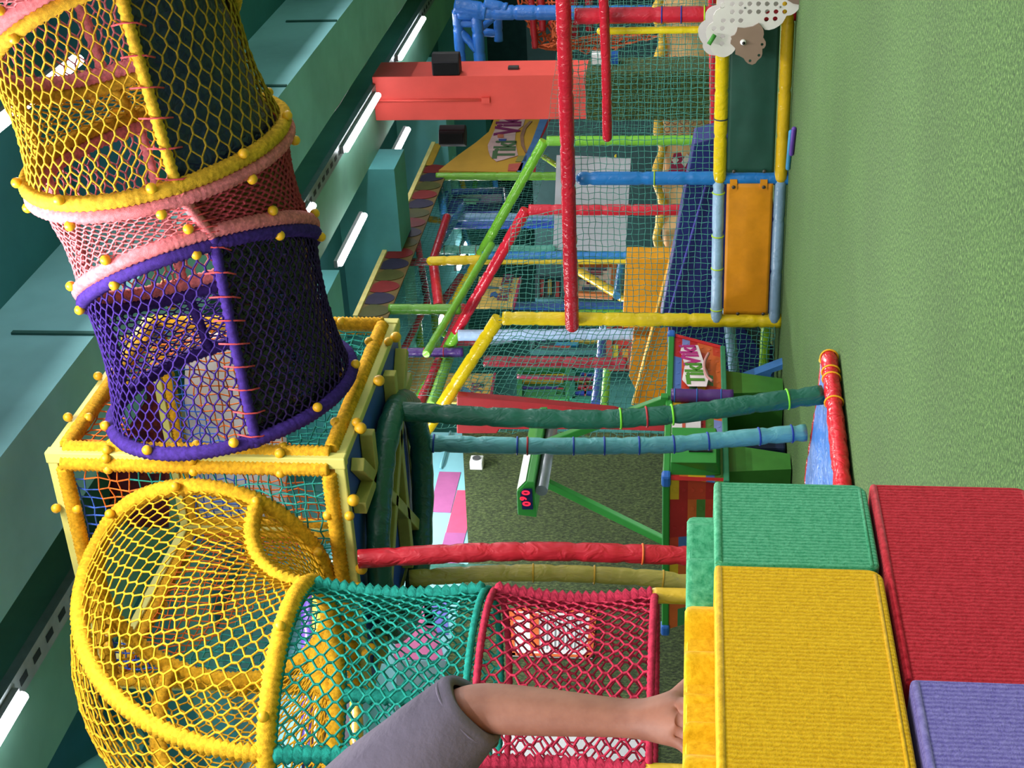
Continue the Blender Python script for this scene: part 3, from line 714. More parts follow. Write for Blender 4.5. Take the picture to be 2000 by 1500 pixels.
for i in (it - 8, it - 3, it - 1, it + 1, it + 3):
    ring(EP[i], EP[(i + 1) % k] - EP[i - 1], .047, .005).build('cable_tie', flat('e8a520', .5), mat_)

# ================================================================== play fence and padded frames on the right
FY = 11.73; PX = (-5.95, -4.61, -3.22)
NET = rope('4c9085')
YEL, BLU, REDV, LBL, GRN = 'e2c416', '1f73bd', 'c81f35', '9cbfdd', '79bf38'
fence = thing('play_fence', 'padded play fence with net above orange and dark green panels', 'fence', (-4.6, FY, 0))
pad_obj('post', [(PX[0], FY, .0), (PX[0], FY, .6), (PX[0], FY, 1.5), (PX[0], FY, 2.47)], .062, YEL, fence, 'yellow padded post', tie=.26)
pad_obj('post', [(PX[1], FY, .0), (PX[1], FY, .6), (PX[1], FY, 1.72)], .058, BLU, fence, 'blue padded post', [(.67, '9fd02c')], tie=.4, rc=True)
pad_obj('post', [(PX[2], FY, .0), (PX[2], FY, .9), (PX[2], FY, 1.75)], .066, 'c01f33', fence, 'red padded post', [(.85, '1b2f8f'), (.6, '1b2f8f'), (.42, '9fd02c'), (.52, '1b2f8f')], tie=.4)
MB().box((-3.42, FY - .04, .1), (-3.3, FY - .0, 1.72)).build
pad_obj('thin_post', [(PX[2] - .13, FY + .02, .6), (PX[2] - .13, FY + .02, 1.55)], .03, 'e6d21f', fence, 'thin yellow sleeve', rc=True)
pad_obj('top_rail', [(PX[0] + .03, FY - .02, .565), (PX[1] - .03, FY - .02, .572)], .05, LBL, fence, 'pale blue padded rail', [(.08, 'b8d82c'), (.4, 'b8d82c'), (.62, 'b8d82c'), (.93, 'b8d82c')], tie=.35, rc=True)
pad_obj('top_rail', [(PX[1] + .02, FY - .03, .565), (PX[2] + .2, FY - .03, .57)], .056, YEL, fence, 'glossy yellow padded rail', [(.33, '2b3a4a')], rough=.15, wr=.5, tie=.4, rc=True)
pad_obj('bottom_rail', [(PX[0] + .03, FY - .02, .06), (PX[1] - .03, FY - .02, .06)], .05, '7f9db8', fence, 'grey blue padded rail', tie=.5, rc=True)
pad_obj('bottom_rail', [(PX[1] + .02, FY - .03, .06), (PX[2] + .1, FY - .03, .06)], .052, 'cfa91e', fence, 'yellow padded rail', rough=.2, tie=.45, rc=True)
ORG_M = vinyl('d88a0c', .5, .12); DGR = vinyl('16473a', .55, .1)
def sag_panel(x0, x1, z0, z1, m, y=FY - .045):
    g = MB(); g.grid(lambda u, v: V((x0 + (x1 - x0) * u, y - .012 * math.sin(PI * u) * math.sin(PI * v) + .008 * noise.noise(V((u * 4, v * 3, 2))), z0 + (z1 - z0) * v)), 30, 14)
    return g.build('panel', m, fence, solid=.018)
pa = sag_panel(PX[0] + .085, PX[1] - .03, .12, .505, ORG_M); pa['label'] = 'orange vinyl panel'
for x in (PX[1] - .06,):
    for z in (.17, .42): MB().box((x - .02, FY - .062, z), (x + .07, FY - .05, z + .06)).build('strap', ORG_M, pa)
pb = sag_panel(PX[1] + .07, PX[2] - .05, .12, .51, DGR); pb['label'] = 'dark green vinyl panel'
for x, z in ((PX[0] + .1, .16), (PX[0] + .1, .38), (PX[1] - .055, .2), (PX[1] - .055, .45), (PX[1] + .085, .2), (PX[1] + .085, .45)):
    MB().ball((x, FY - .068, z), .016, 10, 6, (1, .5, 1)).build('bolt', flat('55504c', .4, metal=.6), fence)
pad_obj('cross_bar', [(PX[0] + .0, FY - .13, 1.835), (-5.2, FY - .135, 1.835), (-4.2, FY - .135, 1.83), (-3.0, FY - .13, 1.83), (-2.4, FY - .13, 1.83)], .062, 'b81c30', fence, 'upper red padded bar', rough=.25, wr=.6, tie=.45, rc=True)
pad_obj('cross_bar', [on(1186, 268, 'y', FY - .16), on(1184, 140, 'y', FY - .16), on(1179, 0, 'y', FY - .16), on(1176, -90, 'y', FY - .16)], .04, 'b81c30', fence, 'short lower red padded bar', rough=.2, wr=.6, tie=.35, rc=True)
m = MB(); sqnet(m, wavy(quad((PX[0], FY + .03, .6), (-2.6, FY + .03, .6), (-2.6, FY + .03, 1.84), (PX[0], FY + .03, 1.84)), .03, (0, 1, 0)), 62, 23, .0032, .004)
m.build('net', NET, fence)
m = MB(); sqnet(m, wavy(quad((PX[0], FY + .03, 1.84), (PX[1] - .5, FY + .6, 1.84), (PX[1] - .9, FY + 1.2, 2.5), (PX[0], FY + .03, 2.5)), .04, (0, 1, 0)), 22, 12, .0034, .004)
m.build('net', NET, fence)
m = MB(); sqnet(m, wavy(quad((-7.25, FY + .05, .05), (PX[0], FY + .02, .05), (PX[0], FY + .02, 2.5), (-7.15, FY + .05, 3.25)), .13, (0, 1, 0), 2.2), 26, 52, .0036, .006)
m.build('net', NET, fence)
pad_obj('lower_bar', [(PX[0] - .02, FY + .1, .12), (-6.7, FY + .1, .13)], .045, '8fc433', fence, 'lime padded bar near the floor', tie=.4)
pad_obj('lower_bar', [(PX[0] + .0, FY + .22, .46), (-6.8, FY + .22, .36)], .05, LBL, fence, 'slanted pale blue padded bar', tie=.4)
pad_obj('sloping_rail', [(PX[0], FY, 2.51), (-7.32, FY, 3.37)], .062, YEL, fence, 'yellow padded roof rail', rough=.22, tie=.3)

pf = thing('soft_play_tower', 'tall soft play frame of coloured padded bars and netting behind the fence', 'play structure', (-7.2, 15.5, 0))
def padded_frame(y, hpost, hrail, hcont, label, ztop=2.55, cont=(-8.25, 3.83), h2=None, foot=0):
    t = pf
    pad_obj('padded_post', [(PX[0], y, foot), (PX[0], y, 1.2), (PX[0], y, ztop - .06)], .058, hpost, t, tie=.28)
    pad_obj('sloping_rail', [(PX[0] - .0, y, ztop - .03), (-7.41, y, 3.36)], .06, hrail, t, rough=.2, tie=.3)
    pad_obj('end_rail', [(-7.38, y, 3.33), (cont[0], y, cont[1])], .062, hcont, t, rough=.2, tie=.35)
    return t
padded_frame(14.25, REDV, REDV, GRN, 'red padded frame between the yellow and green ones, with green rail end')
padded_frame(16.33, GRN, GRN, 'd9c01c', 'lime green padded frame with yellow end, farthest from the fence')
def lone_pad(x0, y0, x1, y1, X, r, h, label, name='padded_post', ax='x', parent=None, **k):
    o = pad_obj(name, [on(x0, y0, ax, X), on((x0 + x1) / 2, (y0 + y1) / 2, ax, X), on(x1, y1, ax, X)], r, h, parent or pf, **k)
    o['label'] = label; return o
lone_pad(895, 655, 1300, 652, -7.37, .062, 'a8c4ea', 'pale blue padded post joining the red frame top', tie=.4)
lone_pad(942, 501, 1300, 500, -7.40, .062, '2a83d0', 'bright blue padded post left of the white board', tie=.4)
lone_pad(940, 512, 1240, 511, -7.44, .03, 'e6c51d', 'thin yellow sleeve hugging the bright blue post', tie=.3)
lone_pad(842, 510, 935, 507, -7.36, .058, 'e3c31c', 'short yellow padded post above the bright blue one', rc=True)
lone_pad(945, 705, 1225, 709, -8.0, .065, 'a52638', 'dark red padded post behind the pale blue one', tie=.3)
lone_pad(868, 425, 1085, 424, -8.0, .058, '8fb4dd', 'pale blue padded post left of the blue net box', tie=.4)
lone_pad(870, 440, 1085, 438, -8.05, .055, '1c49b4', 'royal blue padded post beside the pale blue one', tie=1.5)
lone_pad(870, 432, 1095, 431, -8.1, .02, 'c9a83a', 'thin yellow sleeve between two blue posts')
lone_pad(855, 488, 1085, 487, -8.0, .058, '5fb0a0', 'mint padded post with brown ties above the white board', tie=.35, straps=[(.06, '7d3b2d'), (.2, '7d3b2d'), (.34, '7d3b2d'), (.48, '7d3b2d'), (.62, '7d3b2d')])
lone_pad(760, 604, 900, 604, -7.5, .062, '5f9a2c', 'green padded post carrying the leaf valance, nearest the net cube', tie=.25)
lone_pad(852, 345, 1090, 344, -7.5, .058, '76b636', 'green padded post at the left edge of the yellow sign', tie=.3)
lone_pad(785, 689, 905, 688, -7.6, .055, '4c2c7d', 'purple padded post with red ties beside the net cube corner', tie=.3, straps=[(.1, 'b02a3c'), (.4, 'b02a3c'), (.7, 'b02a3c')])
lone_pad(885, 668, 940, 668, -7.7, .045, 'b02a3c', 'short red padded post left of the pale blue one')
lone_pad(996, 597, 1300, 596, -8.3, .05, '2b5ea8', 'blue padded post right of the yellow sign with a hand', tie=.5)
lone_pad(1000, 655, 930, 663, -8.2, .09, '7f93a5', 'thick grey blue padded post crossing behind the slanted rails')
for a, b, X, r, h, l in (((846, 508), (873, 424), -7.6, .055, 'b02033', 'dark red slanted bar above the short yellow post'), ((846, 510), (857, 600), -7.55, .06, 'cc2638', 'red slanted bar falling left of the short yellow post'),
                         ((800, 512), (846, 511), -7.7, .05, '8e1d2e', 'short dark red bar under the leaf valance'), ((815, 470), (836, 598), -9.0, .05, 'b8283a', 'thin red bar seen far inside the play frame'),
                         ((857, 600), (900, 540), -8.6, .05, 'a51f31', 'red bar rising back from the foot of the red slanted one'),
                         ((790, 680), (835, 590), -8.6, .045, 'b8283a', 'red bar slanting towards the leaf valance end'), ((838, 428), (868, 432), -8.6, .05, 'b9952a', 'short mustard bar under the leaf valance'),
                         ((857, 345), (868, 425), -7.7, .055, '2f7fc4', 'blue slanted bar under the leaf valance'), ((872, 600), (912, 520), -9.0, .06, '3d9fd8', 'sky blue bar seen between red bars'),
                         ((868, 455), (880, 425), -9.2, .06, 'a8283a', 'stubby red bar beneath the royal blue post'), ((905, 448), (922, 500), -9.4, .045, '4aa8d8', 'light blue brace beneath the royal blue post'),
                         ((990, 470), (1005, 495), -9.4, .05, '76b636', 'short green bar just right of the green frame'), ((888, 665), (850, 640), -9.2, .05, '79bf38', 'green bar behind the netting near the purple post'),
                         ((815, 610), (822, 690), -9.0, .05, '8fc433', 'lime bar rising behind the facade netting'), ((848, 608), (855, 690), -9.0, .05, '8fc433', 'second lime bar behind the facade netting'),
                         ((880, 345), (884, 372), -9.4, .045, 'd8a51c', 'short yellow bar under the green post by the sign'), ((900, 345), (907, 372), -9.4, .045, 'e6c51d', 'paler yellow bar under the green post by the sign'),
                         ((930, 345), (926, 372), -9.4, .045, '5fbf4a', 'short green bar under the green post by the sign'), ((965, 345), (970, 375), -9.4, .05, '2a6fb4', 'short blue bar under the green post by the sign')):
    lone_pad(a[0], a[1], b[0], b[1], X, r, h, l, 'padded_bar')
lone_pad(858, 480, 905, 400, -7.9, .05, '2a5d9e', 'blue bar at the foot of the blue net box', 'padded_bar')
lone_pad(895, 645, 842, 795, -7.75, .062, '86c24e', 'long green bar running behind the slanted rails', 'padded_bar')
lone_pad(960, 478, 832, 692, -7.2, .045, '7cc23c', 'thin lime bar crossing behind the yellow rail end', 'padded_bar')
lone_pad(905, 600, 815, 800, -7.75, .055, 'c02237', 'long red bar crossing behind the green rail end', 'padded_bar')

# facade netting and roof netting
m = MB(); sqnet(m, wavy(quad((-7.62, 13.2, 2.9), (-7.62, 20.4, 2.9), (-7.62, 20.4, 4.3), (-7.62, 13.2, 4.3)), .03, (1, 0, 0)), 100, 20, .0028, .005); m.build('net', NET, pf)
m = MB(); sqnet(m, wavy(quad((-5.9, 16.4, .6), (-2.8, 16.4, .6), (-2.8, 16.4, 2.0), (-5.9, 16.4, 2.5)), .05, (0, 1, 0)), 56, 26, .0026, .006); m.build('net', NET, pf)

# soft slide behind the fence
NAVY = vinyl('1a2470', .5, .15); ORP = vinyl('d98a12', .4, .2)
sl = thing('soft_slide', 'navy soft ramp with orange lanes behind the fence net', 'slide', (-5.6, 12.6, 0))
def slab(pts, X, off, m, name, ax='y'): return MB().prism([on(x, y, ax, X) for x, y in pts], off).build(name, m, sl, bevel=.01)
slab([(1288, 640), (1330, 415), (1356, 280), (1400, 268), (1500, 268), (1530, 640)], 12.15, (0, .4, 0), NAVY, 'side_panel')
slab([(1318, 760), (1310, 620), (1440, 620), (1525, 740)], 12.3, (0, .5, 0), NAVY, 'side_panel')
slab([(1238, 790), (1312, 505), (1352, 505), (1322, 760), (1318, 800)], 13.0, (0, .35, 0), ORP, 'lane')
slab([(1215, 640), (1222, 505), (1313, 505), (1276, 640)], 13.9, (0, .3, 0), vinyl('e09a1a', .4, .2), 'lane')
slab([(1228, 735), (1236, 660), (1278, 660), (1246, 770)], 13.9, (0, .3, 0), vinyl('c27f14', .4, .2), 'lane')
m = MB(); m.tube([on(1306, 745, 'y', 12.1), on(1308, 610, 'y', 12.1), on(1385, 340, 'y', 12.1)], .012, 8); m.build('piping', flat('4e4aa8', .5), sl)
m = MB(); m.tube([on(1236, 790, 'y', 12.95), on(1310, 508, 'y', 12.95)], .016, 8); m.build('piping', flat('f2b84a', .4), sl)
m = MB(); P = [on(x, y, 'y', 11.56) for x, y in ((892, 774), (1000, 783), (1120, 795), (1200, 803), (1300, 833), (1300, 843), (1180, 839), (975, 839), (970, 847), (892, 847))]; m.prism(P, (0, .1, 0))
tag(m.build('red_cushion', vinyl('a82028', .5, .1), bevel=.01), 'long red padded cushion behind the dark green cage post', 'cushion')

# leaf valance, yellow sign and notices of the play frame
LX = -7.5
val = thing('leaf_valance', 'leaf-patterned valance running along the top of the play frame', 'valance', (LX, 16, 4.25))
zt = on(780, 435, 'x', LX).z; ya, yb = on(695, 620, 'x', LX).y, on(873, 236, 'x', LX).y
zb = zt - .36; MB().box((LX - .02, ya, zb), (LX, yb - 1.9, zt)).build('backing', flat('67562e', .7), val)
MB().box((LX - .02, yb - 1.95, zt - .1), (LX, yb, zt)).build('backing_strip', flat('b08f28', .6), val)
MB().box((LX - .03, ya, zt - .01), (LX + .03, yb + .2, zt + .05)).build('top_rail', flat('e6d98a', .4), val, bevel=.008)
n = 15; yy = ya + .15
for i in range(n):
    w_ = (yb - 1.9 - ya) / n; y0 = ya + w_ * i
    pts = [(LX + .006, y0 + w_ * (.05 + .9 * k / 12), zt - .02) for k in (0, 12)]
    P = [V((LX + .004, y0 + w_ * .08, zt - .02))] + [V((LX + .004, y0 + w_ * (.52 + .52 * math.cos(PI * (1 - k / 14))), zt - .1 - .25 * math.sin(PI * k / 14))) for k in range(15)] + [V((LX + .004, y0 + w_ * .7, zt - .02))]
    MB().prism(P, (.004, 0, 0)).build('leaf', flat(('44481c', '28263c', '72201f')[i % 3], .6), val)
sg = thing('tiki_viki_sign', 'yellow entrance sign with green and purple lettering beside the red column', 'sign', (LX, 19.5, 2.7))
sp = [(857, 338), (895, 308), (930, 283), (955, 262), (970, 225), (1060, 225), (1060, 246), (1032, 300), (1008, 342)]
MB().prism([on(x, y, 'x', LX) for x, y in sp], (.04, 0, 0)).build('board', flat('c2963a', .6, .3, .1, 1.2), sg)
def slanted(pts, h, name, dx=.045, parent=None, X=None):
    return MB().prism([on(x, y, 'x', X or LX) + V((dx, 0, 0)) for x, y in pts], (.006, 0, 0)).build(name, flat(h, .6), parent or sg)
slanted([(1060, 225), (1076, 225), (1042, 305), (1030, 342), (1010, 342), (1038, 285)], '5079b0', 'blue_border')
slanted([(1076, 225), (1082, 225), (1050, 290), (1046, 342), (1040, 342), (1046, 296)], 'a3202c', 'red_border', .03)
slanted([(992, 340), (994, 327), (1023, 324), (1018, 340)], 'b85a50', 'red_patch'); slanted([(1007, 322), (1012, 311), (1030, 310), (1027, 322)], '8f8a4a', 'green_patch')
slanted([(953, 290), (970, 252), (985, 225), (1030, 225), (1022, 252), (1008, 262), (1006, 280), (1012, 310), (985, 318), (970, 322), (958, 312), (954, 300)], 'c3a3a2', 'letter_halo', .046)
O = on(1004, 314, 'x', LX); rgt = on(990, 250, 'x', LX) - O; sz = .58
up = V((0, .1, 1)); rg = (on(1001, 280, 'x', LX) - O).normalized()
def sgtext(s, px, py, size, h, nm, X=LX, parent=None, dx=.055, r=None, u=None, bold=.012, sx=1): return text(s, nm, flat(h, .6), parent or sg, on(px, py, 'x', X) + V((dx, 0, 0)), r or (0, 1, .0), u or (0, 0, 1), size, .002, bold=bold, sx=sx)
sgtext('Tiki', 1003, 316, .43, '4f6b4a', 'green_lettering', r=(0, 1, .07), sx=1.12, bold=.018); sgtext('Viki', 1013, 270, .52, '7a2c5a', 'purple_lettering', r=(0, 1, .06), sx=1.12, bold=.02)
slanted([(972, 276), (972, 270), (984, 270), (984, 276)], 'b86a50', 'orange_figure', .058); slanted([(975, 283), (974, 279), (990, 279), (988, 283)], '3e4f92', 'blue_figure', .058)
slanted([(1026, 305), (1018, 290), (1016, 272), (1022, 255), (1034, 243), (1040, 243), (1028, 257), (1023, 273), (1024, 289), (1030, 305)], '96705a', 'slogan_ribbon', .05)
def notice(q, X, txt, tp, label, extra):
    t = thing('notice_board', label, 'notice', on(q[3][0], q[3][1], 'x', X))
    MB().prism([on(x, y, 'x', X) for x, y in q], (.03, 0, 0)).build('board', flat('eac267', .6, .3, .04), t)
    e0, e1 = on(q[1][0], q[1][1], 'x', X), on(q[2][0], q[2][1], 'x', X)
    MB().beam(e0 + V((.02, 0, 0)), e1 + V((.02, 0, 0)), .05, .03).build('edge', flat('b0406a', .5), t)
    sgtext(txt, tp[0], tp[1], tp[2], '8a2f60', 'lettering', X, t, .034, bold=.008)
    for pts, h in extra: slanted(pts, h, 'picture', .034, t, X)
notice([(936, 545), (1017, 547), (1003, 604), (925, 603)], -7.9, 'ПОД ЛЕН', (990, 592, .16), 'yellow notice with a blue foot picture, right of the long red rail',
       [([(957, 583), (960, 577), (968, 575), (973, 580), (970, 587), (963, 583), (957, 586)], '3c63c0'), ([(952, 569), (952, 564), (975, 566), (975, 569)], '5a7a90'), ([(975, 570), (975, 565), (981, 566), (981, 570)], 'd8dad8')])
notice([(870, 733), (967, 734), (957, 790), (860, 790)], -9.0, 'ТУЯ', (938, 782, .2), 'yellow notice half hidden behind the yellow slanted rail',
       [([(898, 772), (904, 760), (912, 762), (920, 768), (919, 775), (908, 777)], '5d86cc')])
tan = thing('tan_panel', 'plain tan panel beside the corner of the net cube', 'panel', on(850, 740, 'x', -8.5))
MB().prism([on(x, y, 'x', -8.5) for x, y in ((788, 697), (846, 697), (872, 800), (790, 830))], (-.04, 0, 0)).build('board', flat('b89c5c', .65), tan)
wb = MB(); P = [on(x, y, 'y', 17.8) for x, y in ((1087, 305), (1232, 311), (1222, 493), (1080, 487))]; wb.prism(P, (0, .04, 0))
tag(wb.build('white_board', flat('c9c9d4', .5, .3, .03)), 'large blank white board behind the netting', 'board')

# blue net box seen under the sign
bb = thing('blue_net_box', 'blue netted box hanging between the green and pale blue posts', 'net box', on(930, 400, 'x', -8.3))
for a, b in (((872, 376), (985, 372)), ((872, 376), (866, 412)), ((985, 372), (990, 412))): pad_obj('edge_pad', [on(*a, 'x', -8.3), on(*b, 'x', -8.3)], .05, '2a4f9e', bb, tie=.3)
m = MB(); m.prism([on(x, y, 'x', -8.4) for x, y in ((876, 380), (984, 376), (988, 412), (868, 414))], (-.03, 0, 0)); m.build('sheet', flat('2b3c86', .6), bb)
for x0, x1, y in ((895, 940, 383), (905, 935, 391), (908, 930, 397)):
    m = MB(); m.prism([on(x, yy, 'x', -8.38) for x, yy in ((x0, y - 2), (x1, y - 2), (x1, y + 2), (x0, y + 2))], (.005, 0, 0)); m.build('slit', flat('79c4a8', .6), bb)

# toys and panels deep inside the play frame
def gizmo(name, cat, q, X, label, frame, items, ax='x'):
    t = thing(name, label, cat, on(q[2][0], q[2][1], ax, X)); off = V((.03, 0, 0)) if ax == 'x' else V((0, -.03, 0))
    P = [on(x, y, ax, X) for x, y in q]; f = quad(*P)
    MB().prism(P, off * -1).build('board', flat(frame[0], .6), t)
    for i in range(4): MB().beam(P[i] + off, P[(i + 1) % 4] + off, .07, .07).build('frame', flat(frame[1], .5), t)
    for (u0, u1, v0, v1, h) in items:
        MB().prism([f(u, v) + off * .1 for u, v in ((u0, v0), (u1, v0), (u1, v1), (u0, v1))], off).build('bar', flat(h, .5), t)
gizmo('activity_board', 'play board', [(1015, 786), (1015, 728), (1110, 726), (1110, 786)], -9.4, 'green play panel with purple and yellow bars behind the bulging net', ('2f7f52', '4aa66a'), [(.0, .35, .1, .9, '3f9a5e'), (.38, .46, .05, .8, '4a3f9a'), (.6, .72, .0, .9, 'b8a53c'), (.8, .86, .1, .95, 'd8c630'), (.2, .4, .75, .9, 'c23a52')])
gizmo('activity_board', 'play board', [(1118, 786), (1118, 728), (1170, 727), (1170, 786)], -9.3, 'green play panel with red and yellow squares', ('2c7a66', '2f8a70'), [(.2, .3, .1, .8, '3a56b8'), (.4, .5, .2, .9, 'b83a4c'), (.62, .72, .1, .7, 'd2bb30'), (.85, .92, .3, .9, '3a56b8'), (.1, .9, .45, .52, 'c8503c')])
gizmo('bead_board', 'play board', [(1120, 578), (1128, 520), (1200, 520), (1196, 582)], -9.0, 'framed pale board with dark marks near the red cross bar end', ('cdbcae', 'b86f3c'), [(.2, .25, .2, .6, '4a5a78'), (.4, .46, .3, .8, '8a3f4a'), (.55, .6, .1, .6, '4a6a78'), (.7, .76, .2, .7, '8a3f4a'), (.85, .89, .3, .8, '5a4a68')])
gizmo('toy_shelf', 'shelf', [(1050, 590), (1050, 545), (1100, 545), (1100, 590)], -9.4, 'low shelf of red and yellow toys right of the hand notice', ('25454a', '35606a'), [(.2, .9, .1, .25, 'a84444'), (.3, .9, .4, .55, 'b0a040'), (.1, .8, .7, .85, 'a83a3a')])
gizmo('toy_shelf', 'shelf', [(1040, 690), (1040, 655), (1190, 655), (1190, 690)], -9.6, 'long shelf of mixed toys behind the pale blue post', ('2a5560', '3d6f74'), [(.05, .3, .1, .5, 'b04a42'), (.32, .5, .3, .6, '3a9ad0'), (.5, .7, .5, .9, 'b0a24a'), (.7, .9, .2, .5, '4a9a5a'), (.1, .9, .85, .95, 'a89a4a')])
gizmo('brick_board', 'play board', [(1190, 720), (1190, 640), (1235, 640), (1232, 720)], -8.2, 'red and yellow patterned panel next to the orange lane', ('b04a3c', 'b0584a'), [(.1, .5, .1, .4, 'c9b93a'), (.5, .9, .5, .9, 'c23c36'), (.1, .4, .6, .9, 'd0a03a')])
for (x0, y0, x1, y1, X, h, l) in ((1105, 565, 1290, 570, -8.5, 'e0bd22', 0), (1195, 560, 1245, 625, -8.6, 'dcb424', 0)): pass
lone_pad(1115, 520, 1245, 600, -8.6, .06, 'd2b02a', 'yellow brace slanting down beside the framed board', 'padded_bar')
lone_pad(1216, 505, 1205, 578, -8.4, .055, '3d7fb4', 'blue brace leaning beside the orange lane', 'padded_bar')
lone_pad(1105, 606, 1275, 605, -8.4, .05, '6fb53a', 'green padded post low behind the yellow fence post')
lone_pad(1000, 598, 1110, 600, -8.6, .045, '2c4f9c', 'dark blue padded bar under the hand notice', 'padded_bar')
lone_pad(1180, 640, 1300, 640, -8.7, .045, '9dbfe0', 'thin pale blue post seen right of the toy shelf')
lone_pad(1165, 790, 1180, 640, -9.0, .07, '2c4f9c', 'dark blue padded bar right of the green play panels', 'padded_bar')
lone_pad(1010, 735, 1180, 741, -9.2, .03, '7a2440', 'thin maroon bar between the play panels', 'padded_bar')
lone_pad(1180, 795, 1186, 720, -8.9, .05, '79bf38', 'green padded bar beside the dark blue one', 'padded_bar')
lone_pad(1160, 262, 1205, 305, -8.5, .04, 'd6bc2c', 'yellow brace reaching to the white board', 'padded_bar')
lone_pad(1060, 305, 1090, 325, -8.0, .04, '8fae3a', 'olive brace left of the white board', 'padded_bar')
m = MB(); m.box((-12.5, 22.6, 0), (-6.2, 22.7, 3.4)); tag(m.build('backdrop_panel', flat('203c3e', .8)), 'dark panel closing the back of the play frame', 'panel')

# ================================================================== things beyond the fence on the right
pit = thing('inflatable_wall', 'peach inflatable wall printed with rings behind the fence net', 'inflatable', on(1340, 150, 'y', 18.6))
a, b, c, d = (on(*q, 'y', 18.6) for q in ((1394, 640), (1394, -120), (1296, -120), (1296, 640)))
PE = flat('e0b47c', .6, .3, .12, 3, .2, 20)
S = quad(a, b, c, d); m = MB(); m.grid(lambda u, v: S(u, v) + V((0, -.12 * math.sin(PI * v) + .03 * math.sin(u * 60), 0)), 90, 10); m.build('wall', PE, pit, solid=.05)
RINGM = flat('8f5a4a', .6)
for i in range(11):
    for j in range(6):
        p = on(1303 + j * 15.5, 268 - i * 15.2, 'y', 18.42); q = MB()
        ring(p, (0, 1, 0), .038, .006, 14, 5).build('printed_ring', RINGM, pit)
m = MB(); P = [on(1288 + 7 * math.sin(k * 1.3) * (1 if k % 3 else .2), 640 - k * 22, 'y', 18.5) for k in range(36)]; m.tube(dense(P, .06), lambda i: .062 + .012 * math.sin(i * .9), 12); m.build('yellow_edge', vinyl('e6b93a', .4, .6, .04), pit)
gr = [((1300, 352), (1316, 300), (1338, 296), (1352, 278), (1360, 300), (1345, 330), (1330, 345)), ]
m = MB(); m.prism([on(x, y, 'y', 18.45) for x, y in gr[0]], (0, -.01, 0)); m.build('maroon_print', flat('a02a50', .6), pit)
for pts in ([(1312, 312), (1320, 306), (1326, 312), (1318, 322)], [(1330, 318), (1342, 300), (1348, 306), (1338, 326)]):
    m = MB(); m.prism([on(x, y, 'y', 18.42) for x, y in pts], (0, -.01, 0)); m.build('white_print', flat('d8cfc8', .6), pit)
tag(pad_obj('padded_bar', [on(1396, 272, 'y', 12.6), on(1395, 110, 'y', 12.6), on(1393, -60, 'y', 12.6)], .045, 'c92034', tie=.3, rc=True), 'red padded bar just above the glossy yellow rail', 'padded bar')

bf = thing('truss_frame', 'blue padded truss standing right of the red column', 'play frame', on(1100, 25, 'y', 20))
BL2 = '2e6fc6'
def bar(a, b, r, h=BL2, par=bf, Y=20, nm='padded_bar', **k): return pad_obj(nm, [on(*a, 'y', Y), on(*b, 'y', Y)], r, h, par, tie=.3, **k)
bar((895, 24), (1420, 26), .105, nm='post'); bar((888, 12), (950, 22), .12, nm='post')
bar((893, 20), (900, 125), .075); bar((930, 20), (938, 130), .085)
bar((895, 45), (930, 45), .06); bar((900, 62), (932, 98), .06); bar((938, 62), (975, 66), .06, Y=20.6); bar((972, 30), (974, 80), .065, Y=20.6); bar((940, 55), (965, 33), .05, Y=20.4)
bar((945, 8), (990, 18), .09)
oc = thing('climbing_cone', 'orange rope climbing cone with red poles at the top edge', 'climbing net', on(1060, 90, 'y', 21))
ORN = rope('c8603a'); m = MB()
apx = [on(1000, -30, 'y', 21), on(1046, 95, 'y', 21), on(1110, 80, 'y', 20.6), on(1110, -60, 'y', 20.6)]
sqnet(m, lambda u, v: quad(apx[0], apx[3], apx[2], apx[1])(u, v) + V((0, .25 * math.sin(5 * u), 0)), 13, 13, .017, .03); 
sqnet(m, lambda u, v: quad(apx[1], apx[2], on(1300, 60, 'y', 20.6), on(1200, 100, 'y', 20.6))(u, v), 10, 8, .017, .03); m.build('rope_net', ORN, oc)
for a, b, r in (((1036, -20), (1045, 94), .045), ((1056, -20), (1060, 60), .05), ((1076, 50), (1118, 36), .07), ((1120, -20), (1125, 92), .06), ((1150, -20), (1152, 60), .06)): bar(a, b, r, 'a8222e', oc, 20.9, 'pole')
m = MB(); m.box((-5.3, 24, 1.4), (-1.5, 24.1, 3.1)); tag(m.build('dark_screen', flat('12282c', .7)), 'dark screen hanging behind the red column', 'screen')
gizmo('cabinet', 'cabinet', [(1160, 118), (1160, 85), (1250, 85), (1250, 118)], 23.0, 'blue cabinet with red stripes behind the net', ('4f86b0', '3d6f98'), [(.05, .95, .35, .5, 'c04a4a'), (.05, .95, .6, .66, 'c04a4a')], 'y')
sbx = MB(); a = on(1205, 131, 'y', CY - .06); b = on(1189, 112, 'y', CY - .06); sbx = thing('dispenser', 'small white and blue dispenser on the turf-wrapped column foot', 'dispenser', a)
MB().box((CX + .04, CY + .25, a.z + .15), (CX + .16, CY + .42, a.z + .33)).build('white_top', flat('e3dfe4', .5), sbx); MB().box((CX + .04, CY + .25, a.z), (CX + .16, CY + .42, a.z + .15)).build('blue_base', flat('1f4f9e', .5), sbx)


